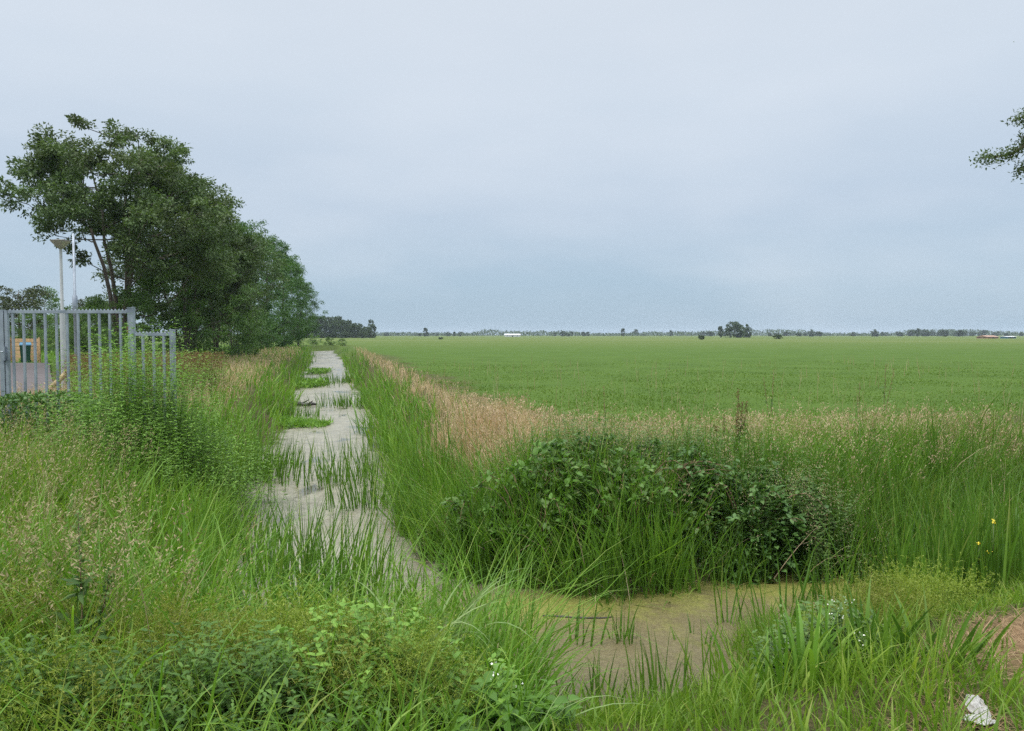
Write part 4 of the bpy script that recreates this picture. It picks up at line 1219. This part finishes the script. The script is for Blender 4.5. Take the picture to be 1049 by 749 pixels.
# plank leaning on the lamp
m_ = MB()
a = at(41, 408, 19.6); e_ = at(73.5, 376, 20.3)
a = np.array([a.x, 19.6, max(-.02, a.z - .05)]); e_ = np.array([e_.x, 20.3, e_.z])
t = np.linspace(0, 1, 9)[:, None]
tube(m_, a + (e_ - a) * t + rng.normal(0, .01, (9, 3)), np.array([.05, .06, .062, .06, .065, .07, .072, .075, .06]), 8)
tube(m_, [a + (e_ - a) * .35, a + (e_ - a) * .35 + np.array([-.2, 0, .14])], [.03, .012], 6)
tag(m_.build('fallen_log', [M['log']], origin=tuple(a)), 'bleached broken log leaning against the street lamp', 'log')
m_ = MB()
for k in range(26):
    x = lampx + 2.2 + rng.normal(0, .5); y = 18.6 + rng.normal(0, .4); aa = rng.uniform(0, PI); l = rng.uniform(.15, .45)
    z = float(zg(np.array([x]), np.array([y]))[0]) + .03 + .18 * rng.random()
    tube(m_, [(x - math.cos(aa) * l, y - math.sin(aa) * l, z), (x, y, z + .05), (x + math.cos(aa) * l, y + math.sin(aa) * l, z + .02)], [.012, .016, .008], 5)
tag(m_.build('brushwood_pile', [M['log']], origin=(lampx + 2.2, 18.6, 0)), 'small heap of dead brushwood on the sandy patch behind the gate', 'brushwood')

# wooden fence and wheeled bin
fy = 45.0
x0, x1 = -36.0, at(42, 360, fy).x
zt = at(20, 346.5, fy).z
fr = thing('wooden_fence', (x1, fy, 0), 'orange brown wooden board fence beyond the road on the left', 'fence')
m_ = MB()
nb = 6
for k in range(nb):
    z0 = .06 + (zt - .06) * k / nb; z1 = .06 + (zt - .06) * (k + 1) / nb - .025
    box(m_, (x0 - x1, -.02, z0), (-.02, .012, z1))
m_.build('board_panel', [M['wood']], parent=fr, smooth_=False)
for k in range(5):
    m_ = MB(); x = -.05 - k * 1.8; box(m_, (x - .05, -.10, -.05), (x + .05, -.021, zt + .05)); m_.build('post', [M['wood']], parent=fr, smooth_=False)
bx = at(26, 360, 44.2).x
bn = thing('wheeled_bin', (bx, 44.2, 0), 'green wheeled bin with a blue lid in front of the wooden fence', 'bin', rz=R(33))
m_ = MB()
m_.add([(-.22, -.26, .06), (.22, -.26, .06), (.22, .26, .06), (-.22, .26, .06), (-.29, -.34, 1.08), (.29, -.34, 1.08), (.29, .34, 1.08), (-.29, .34, 1.08)],
       [(0, 3, 2, 1), (0, 1, 5, 4), (1, 2, 6, 5), (2, 3, 7, 6), (3, 0, 4, 7), (4, 5, 6, 7)])
m_.build('body', [M['bin']], parent=bn, smooth_=False)
m_ = MB(); m_.add([(-.31, -.37, 1.085), (.33, -.37, 1.085), (.33, .36, 1.085), (-.31, .36, 1.085), (-.27, -.30, 1.16), (.29, -.30, 1.16), (.29, .34, 1.24), (-.27, .34, 1.24)],
      [(0, 3, 2, 1), (0, 1, 5, 4), (1, 2, 6, 5), (2, 3, 7, 6), (3, 0, 4, 7), (4, 5, 6, 7)])
m_.build('lid', [M['blue']], parent=bn, smooth_=False)
for s in (-1, 1):
    m_ = MB(); tube(m_, [(s * .235, .27, .10), (s * .29, .27, .10)], .10, 12); m_.build('wheel', [M['black']], parent=bn)

# rag at lower right
c = at(992, 738, 3.25)
zr = float(zg(np.array([c.x]), np.array([3.3]))[0])
gu = np.linspace(-1, 1, 44); A, B = np.meshgrid(gu, gu)
def crumple(cx, cy, rx, ry, rot, h, seed):
    fold = fbm(A * 1.8 + seed, B * 1.8, seed); fine = fbm(A * 5 + seed, B * 5, seed + 3)
    ridge = 1 - np.abs(2 * vnoise(A * 2.2 + seed, B * 2.2 + A, seed + 5) - 1)
    edge = .75 + .5 * vnoise(np.arctan2(B, A) * 1.5 + seed, np.hypot(A, B) * .3, seed + 7)
    r2 = np.maximum(np.abs(A), np.abs(B)); k = edge * r2 / np.maximum(np.hypot(A, B), 1e-6)
    u = A * np.where(r2 > 0, k, 1) * rx; w_ = B * np.where(r2 > 0, k, 1) * ry
    X = cx + u * math.cos(rot) - w_ * math.sin(rot) + .012 * (fine - .5); Y = cy + u * math.sin(rot) + w_ * math.cos(rot)
    Z = zr + .02 + h * (1 - r2 ** 2) * (.35 + .9 * fold) + .02 * ridge + .012 * fine
    return np.stack([X, Y, Z], -1).reshape(-1, 3)
i0 = (np.arange(43)[:, None] * 44 + np.arange(43)[None]).ravel()
q = np.stack([i0, i0 + 1, i0 + 45, i0 + 44], -1)
m_ = MB(); m_.add(crumple(c.x + .025, 3.22, .048, .13, -.30, .026, 61), q)
m_.add(crumple(c.x - .04, 3.12, .065, .035, -.15, .014, 67), q)
rag = m_.build('crumpled_rag', [M['rag']], origin=(c.x, 3.3, zr))
so_ = rag.modifiers.new('thickness', 'SOLIDIFY'); so_.thickness = .004
tag(rag, 'crumpled grey white rag lying on the dry clippings', 'rag')

# ------------------------------------------------------------------ trees
def make_tree(name, seed, H, rad, zlo, nclump, per, leaf, label, cat, mat='tree', env=None, group=None, trunk_r=.2, stems=1, clump=.9, lean=0.0, shape=1.0, limb=True, gap=.30):
    global rng
    keep = rng; rng = np.random.default_rng(seed)
    root = thing(name, (0, 0, 0), label, cat, group)
    C = []
    tries = 0
    while len(C) < nclump and tries < 60000:
        tries += 1
        u = rng.random(); a = rng.uniform(0, 2 * PI)
        z = zlo + (H - zlo) * u
        prof = math.sin(PI * min(1, (.10 + .86 * u ** .85))) ** (.65 * shape)
        lob = .72 + .5 * float(vnoise(np.array([a * 1.6 + seed]), np.array([u * 4.0 + seed * 3]), seed))
        r = rad * prof * lob * rng.uniform(.25, 1) ** .5
        x, y = r * math.cos(a), r * math.sin(a)
        if env is not None and not env(x, y, z):
            continue
        C.append((x, y, z))
    C = np.array(C)
    n = len(C)
    s_ = MB()
    tops = []
    for k in range(stems):
        a = rng.uniform(0, 2 * PI) if stems < 4 else 2 * PI * (k + .3) / stems; sp = (0 if stems == 1 else rng.uniform(.15, .45)) * rad
        t = np.linspace(0, 1, 9)
        pts = np.stack([math.cos(a) * sp * t ** 1.3 + rng.normal(0, .06, 9) * t * rad * .3 + math.cos(a) * .12 * (stems > 1), math.sin(a) * sp * t ** 1.3 + rng.normal(0, .06, 9) * t * rad * .3 + math.sin(a) * .12 * (stems > 1),
                        -.15 + (H * (.9 if k == 0 else rng.uniform(.7, .88)) + .15) * t], -1)
        tube(s_, pts, trunk_r * (1 if stems == 1 else .75) * (1 - .88 * t) + .01, 9)
        tops.append(pts)
    if limb:
        T = np.concatenate([p[2:-1] for p in tops]); T = T[T[:, 2] > zlo * .5]
        nodes = np.concatenate([T, (T[1:] + T[:-1]) / 2]) if stems == 1 else T
        for i in np.argsort(np.hypot(C[:, 0], C[:, 1]) - .3 * C[:, 2]):
            v_ = C[i] - nodes
            cost = np.linalg.norm(v_, axis=1) + 3.0 * np.clip(.15 - v_[:, 2] / np.maximum(np.linalg.norm(v_, axis=1), .1), 0, 2)
            base = nodes[np.argmin(cost)]
            t = np.linspace(0, 1, 5)[:, None]
            pts = base + (C[i] - base) * t + np.array([0, 0, -.18]) * np.sin(PI * t) + rng.normal(0, .07, (5, 3)) * np.sin(PI * t)
            tube(s_, pts, np.linspace(max(.018, trunk_r * .32 * (1 - np.hypot(*base[:2]) / rad * .9)), .014, 5), 5, cap=False)
            nodes = np.concatenate([nodes, C[i:i + 1], pts[2:3]])
    s_.build('trunk', [M['bark']], parent=root)
    f_ = MB()
    size = rng.uniform(.6, 1.25, n) * clump
    idx = np.repeat(np.arange(n), per)
    g_ = rng.normal(0, 1, (n * per, 3))
    g_ = unit(g_) * (rng.random((n * per, 1)) ** .45)
    # sub-clumps: leaves hang in sprays
    sub = rng.normal(0, 1, (n, 7, 3)); sub = unit(sub) * .75
    pick = rng.integers(0, 7, n * per)
    off = sub[idx, pick] + g_ * .5
    P = C[idx] + off * size[idx][:, None] * np.array([1, 1, .62])
    D = unit(off + rng.normal(0, .8, off.shape) + np.array([0, 0, -.15]))
    r = np.clip(rng.random(n)[idx] * .45 + rng.random(n * per) * .55, 0, 1)
    leaves(f_, P, D, rng.uniform(.7, 1.3, len(P)) * leaf, rng.uniform(.4, .6, len(P)) * leaf, r, flat=.7)
    f_.build('crown', [M[mat]], parent=root)
    rng = keep
    return root


def big_env(x, y, z):
    lim = np.interp(x, [-6.6, -5.2, -4, -2.5, -1.2, 1.2, 2.6, 6], [9.3, 8.9, 8.0, 7.0, 6.4, 6.2, 5.0, 4.0])
    topz = np.interp(x, [-6.4, -5.5, -4.5, -3.4, 2.2, 3.4, 5, 6.5], [9.8, 10.4, 11.4, 12.1, 12.1, 11.2, 9.6, 8.0])
    if -1.2 < x < 2.6 and 3.0 < z < lim and rng.random() < .10:
        return True
    return z > lim and z < topz


t = make_tree('ash_tree', 101, 12.7, 6.3, 2.8, 190, 330, .19, 'tallest ash tree, open crowned, behind the gate and street lamp', 'tree', 'tree', env=big_env, trunk_r=.19, stems=5, clump=.88, shape=.75)
t.location = (at(127, 370, 40).x, 40, 0)
alder = make_tree('alder_tree', 102, 11.6, 4.8, 2.8, 125, 340, .19, 'rounded tree leaning out right of the tallest ash', 'tree', 'tree', trunk_r=.2, stems=2, clump=1.0)
alder.location = (-21.2, 49, 0)
ald2 = make_tree('alder_tree', 103, 13.0, 4.6, .6, 95, 240, .22, 'dark full crowned alder in the middle of the ditch row', 'tree', 'tree2', trunk_r=.22, clump=1.15)
ald2.location = (-27.4, 76, 0)
copy_tree(alder, (-24.6, 62, 0), 2.1, .92, 'mid green alder just left of the dark full crowned one')
copy_tree(ald2, (-30.0, 91, 0), 1.3, 1.02, 'dark alder behind the full crowned one, second from the right end of the row')
copy_tree(ald2, (-32.0, 104, 0), 2.9, .98, 'dark alder near the right end of the ditch row')
copy_tree(ald2, (-33.4, 116, 0), 4.4, .80, 'last and lowest alder at the right end of the ditch row')

wil = make_tree('willow_shrub', 104, 6.6, 3.3, .1, 60, 230, .17, 'grey green willow shrub below the tall trees right of the fence post', 'shrub', 'willow', trunk_r=.08, stems=4, clump=.85, shape=.6)
wil.location = (-19.8, 45, 0)
copy_tree(wil, (-21.6, 54, 0), 1.9, .95, 'taller green willow shrub in front of the dark alders')
copy_tree(wil, (-20.3, 38.5, 0), 3.4, .62, 'low willow shrub just above the lower fence panel')
copy_tree(wil, (-24.8, 66, 0), 5.0, .75, 'willow shrub filling the foot of the alder row')
copy_tree(wil, (-27.8, 82, 0), .7, .60, 'small willow shrub at the foot of the dark alders')
copy_tree(wil, (-23.5, 41, 0), 2.6, .55, 'low shrub at the foot of the tallest ash')

oak = make_tree('oak_tree', 105, 7.2, 3.2, .8, 42, 170, .26, 'dark olive round crowned tree left of the street lamp', 'tree', 'oak', trunk_r=.16, clump=.95)
oak.location = (at(20, 340, 80).x, 80, 0)
pop = make_tree('birch_tree', 106, 7.0, 2.2, 1.6, 34, 110, .24, 'thin feathery tree between the round olive tree and the lamp', 'tree', 'willow', trunk_r=.10, clump=.8)
pop.location = (at(46, 340, 92).x, 92, 0)
copy_tree(oak, (at(92, 340, 84).x, 84, 0), 1.2, .82, 'olive tree seen under the big ash crown, right of the lamp')
for k, (px, Y, sc, lab) in enumerate(((2, 88, .75, 'low green shrub at the left frame edge above the wooden fence'), (36, 74, .62, 'low shrub above the right end of the wooden fence'), (62, 70, .60, 'low shrub behind the street lamp pole'),
                                      (84, 66, .62, 'low shrub between the lamp and the ash trunks'), (112, 62, .66, 'low shrub behind the ash trunks'))):
    copy_tree(wil, (at(px, 340, Y).x, Y, 0), k * 1.3, sc, lab)

# bushes where the long ditch ends
for px, Y, sc, lab in ((338, 121, .26, 'green bush closing the far end of the ditch'), (350, 123, .22, 'smaller bush right of the one closing the ditch'), (322, 128, .34, 'low bush left of the ditch end under the last alder')):
    copy_tree(wil, (at(px, 350, Y).x, Y, -.4), px * .37, sc * 1.15, lab, sz=sc)

# far trees
fv = []
fv.append(make_tree('far_tree', 201, 10.5, 4.8, .3, 30, 130, .8, 'x', 'tree', 'far', trunk_r=.3, clump=1.5, limb=False))
fv.append(make_tree('far_tree', 202, 9.0, 5.6, .1, 34, 130, .8, 'x', 'tree', 'far', trunk_r=.3, clump=1.6, limb=False, shape=.5))
fv.append(make_tree('far_tree', 203, 11.5, 3.4, .6, 28, 120, .75, 'x', 'tree', 'far', trunk_r=.25, clump=1.3, limb=False))
used = [False] * 3


def far(k, px, Y, H, label, group=None, wide=1.0):
    global used
    src = fv[k]; hs = (10.5, 9.0, 11.5)[k]
    s = H / hs
    loc = (at(px, 343, Y).x, Y, 0)
    rz = rng.uniform(0, 6.28)
    if not used[k]:
        used[k] = True
        src.location = loc; src.rotation_euler = (0, 0, rz); src.scale = (s * wide, s * wide, s); src['label'] = label
        if group: src['group'] = group
        return src
    return copy_tree(src, loc, rz, s * wide, label, group, sz=s)


far(1, 752, 430, at(752, 330.5, 430).z, 'broad dark tree standing alone beyond the field right of centre', wide=1.0)
far(2, 738, 440, at(738, 335, 440).z, 'small tree touching the left side of the lone broad tree', wide=.8)
far(0, 765, 440, at(765, 333, 440).z, 'ragged tree touching the right side of the lone broad tree', wide=.8)
far(0, 380.5, 390, at(380, 329, 390).z, 'upright dark tree at the right end of the far wood', wide=.62)
WG = 'trees of the far wood beyond the ditch end'
for k, px in enumerate((306, 314, 321, 328, 334, 340, 346, 352, 358, 364, 370, 375)):
    far(k % 2, px, 400 + 14 * (k % 3), at(px, np.interp(px, [306, 340, 356, 375], [327, 324, 328, 335]) + rng.uniform(-1, 1), 400).z, 'hazy tree of the far wood between the alder row and the upright dark tree', WG, wide=.8)
for px, w_ in ((372, .9), (352, .8), (330, .8)):
    far(1, px, 372, 3.0, 'low bush at the foot of the far wood', 'low bushes at the foot of the far wood', wide=w_ * 1.3)
far(1, 718, 260, 1.45, 'low dark bush alone in the field left of the lone broad tree', wide=1.4)
far(1, 797, 300, 1.8, 'low dark bush in the field right of the lone broad tree', wide=1.6)
far(1, 452, 270, .8, 'tiny low bush far out in the field left of the white building', wide=2.0)
far(2, 436, 700, at(436, 336.5, 700).z, 'small round tree above the treeline left of the white building', wide=1.0)
far(2, 638, 800, at(638, 337, 800).z, 'tree taller than its neighbours in the middle of the horizon', wide=1.0)
far(0, 831, 700, at(831, 338, 700).z, 'round tree on the horizon right of the lone broad tree')
far(0, 896, 720, at(896, 338, 720).z, 'low broad tree on the horizon in the gap right of the lone broad tree', wide=1.3)
far(2, 940, 720, at(940, 337, 720).z, 'pointed tree on the horizon left of the red roofed house')
far(1, 967, 720, at(967, 338, 720).z, 'wide tree on the horizon left of the red roofed house', wide=1.0)
far(1, 984, 730, at(984, 338.5, 730).z, 'wide tree on the horizon nearest left of the red roofed house', wide=1.1)
FG = 'small hazy trees of the far treeline'
for px in np.concatenate([np.arange(392, 1075, 4.6), np.arange(-60, 300, 14)]):
    px = px + rng.uniform(-5, 5)
    if float(vnoise(np.array([px * .055]), np.array([3.3]), 71)) < .42:
        continue
    hpx = rng.uniform(1.2, 3.6) + (1.5 if 600 < px < 690 or 1010 > px > 925 else 0)
    Y = rng.uniform(760, 1300)
    far(int(rng.integers(0, 3)), px, Y, hpx * Y / F + 1.7, 'small hazy tree of the far treeline on the horizon', FG, wide=rng.uniform(.9, 1.5))
m_ = MB()
n = 26000
X = U(-1.1, 1.1, n) * 1150; Y = 1150 + rng.normal(0, 25, n)
H = 2.2 + 9 * fbm(X * .014, Y * .0, 88) * smooth(.25, .5, fbm(X * .006, X * 0, 93)) + 1.5 * vnoise(X * .12, X * 0, 97)
leaves(m_, np.stack([X, Y, H * rng.random(n)], -1), rdir(n, .2), U(2, 4, n), U(1.2, 2.4, n))
stuff(m_, 'far_woodland', [M['far']], 'continuous hazy blue green woodland along the horizon')

# overhanging tree at the right frame edge
def right_tree():
    global rng
    rng = np.random.default_rng(55)
    Y0 = 12.0
    root = thing('overhanging_tree', (11.6, Y0, 0), 'tree at the right frame edge of which only leafy twigs reach into the sky', 'tree')
    s_ = MB(); f_ = MB()
    tr = np.array([(0, 0, -.1), (.05, .02, 1.5), (-.05, .05, 3.2), (.05, 0, 5), (0, .05, 7), (.1, 0, 8.6)])
    tube(s_, tr, [.20, .17, .14, .10, .07, .02], 10)
    tw = []
    for path in ([(1003, 162), (1020, 161), (1036, 158), (1052, 148), (1075, 150)], [(1040, 123), (1050, 119), (1064, 122)], [(1042, 176), (1052, 170), (1066, 165)], [(1046, 140), (1060, 142)]):
        pts = [np.array(at(px, py, Y0)) - np.array(root.location) for px, py in path]
        pts.append(np.array([-.02, 0, pts[-1][2] - 1.2]))
        pts = np.array(pts)
        tube(s_, pts, np.linspace(.006, .05, len(pts)), 6)
        for a, b2 in zip(pts[:-2], pts[1:-1]):
            tw.append((a, b2))
    for (a, b2) in tw:
        n = int(80 + 500 * np.linalg.norm(b2 - a))
        t = rng.random(n)[:, None]
        P = a + (b2 - a) * t + rng.normal(0, 1, (n, 3)) * np.array([.05, .10, .06])
        leaves(f_, P, rdir(n, -.1), rng.uniform(.04, .07, n), rng.uniform(.018, .032, n))
    for k in range(95):
        d_ = unit(rng.normal(0, 1, 3)); c = np.array([0, 0, 6.0]) + d_ * np.array([2.7, 3.0, 3.2]) * rng.uniform(.4, 1)
        if c[0] < -2.25 or c[2] < 2.6:
            continue
        base = np.array([np.interp(c[2] - .9, tr[:, 2], tr[:, j]) for j in range(3)])
        tube(s_, [base, (base + c) / 2 + np.array([0, 0, -.1]), c], [.035, .02, .006], 5, cap=False)
        n = 170
        P = c + rng.normal(0, .28, (n, 3))
        leaves(f_, P, rdir(n, -.1), rng.uniform(.045, .075, n), rng.uniform(.02, .035, n))
    s_.build('trunk', [M['bark']], parent=root); f_.build('crown', [M['tree']], parent=root)
right_tree()
rng = np.random.default_rng(99)

# ------------------------------------------------------------------ far buildings
def house(name, px0, px1, py_top, Y, label, cat, wall, roof, eave=.6, depth=8.0):
    a = at(px0, 343, Y); b = at(px1, 343, Y); H = at(px0, py_top, Y).z
    w = b.x - a.x
    root = thing(name, ((a.x + b.x) / 2, Y, 0), label, cat)
    m_ = MB(); he = H * eave
    box(m_, (-w / 2, 0, -.1), (w / 2, depth, he)); m_.build('wall', [M[wall]], parent=root, smooth_=False)
    m_ = MB(); o = .3
    v = [(-w / 2 - o, -o, he + .01), (w / 2 + o, -o, he + .01), (w / 2 + o, depth + o, he + .01), (-w / 2 - o, depth + o, he + .01), (-w / 2 - o, depth / 2, H), (w / 2 + o, depth / 2, H)]
    m_.add(v, [(0, 1, 5, 4), (2, 3, 4, 5), (0, 3, 2, 1)], [(0, 4, 3), (1, 2, 5)]); m_.build('roof', [M[roof]], parent=root, smooth_=False)
    m_ = MB(); box(m_, (-.6, -.05, .0), (.6, -.003, he * .8)); m_.build('door', [M['dark']], parent=root, smooth_=False)
    for s in (-.32, .32):
        m_ = MB(); box(m_, (s * w - .5, -.05, he * .4), (s * w + .5, -.003, he * .75)); m_.build('window', [M['dark']], parent=root, smooth_=False)
    return root
house('farm_building', 517, 533, 341.9, 620, 'long low white building on the horizon left of centre', 'building', 'wall', 'wall', .55, 9)
house('farmhouse', 1012, 1023, 343.6, 330, 'low reddish house on the horizon at the right', 'house', 'brick', 'tile', .5)
house('barn', 1032, 1041, 344.4, 340, 'small blue shed right of the reddish house on the horizon', 'shed', 'blue', 'roof', .7, 5)
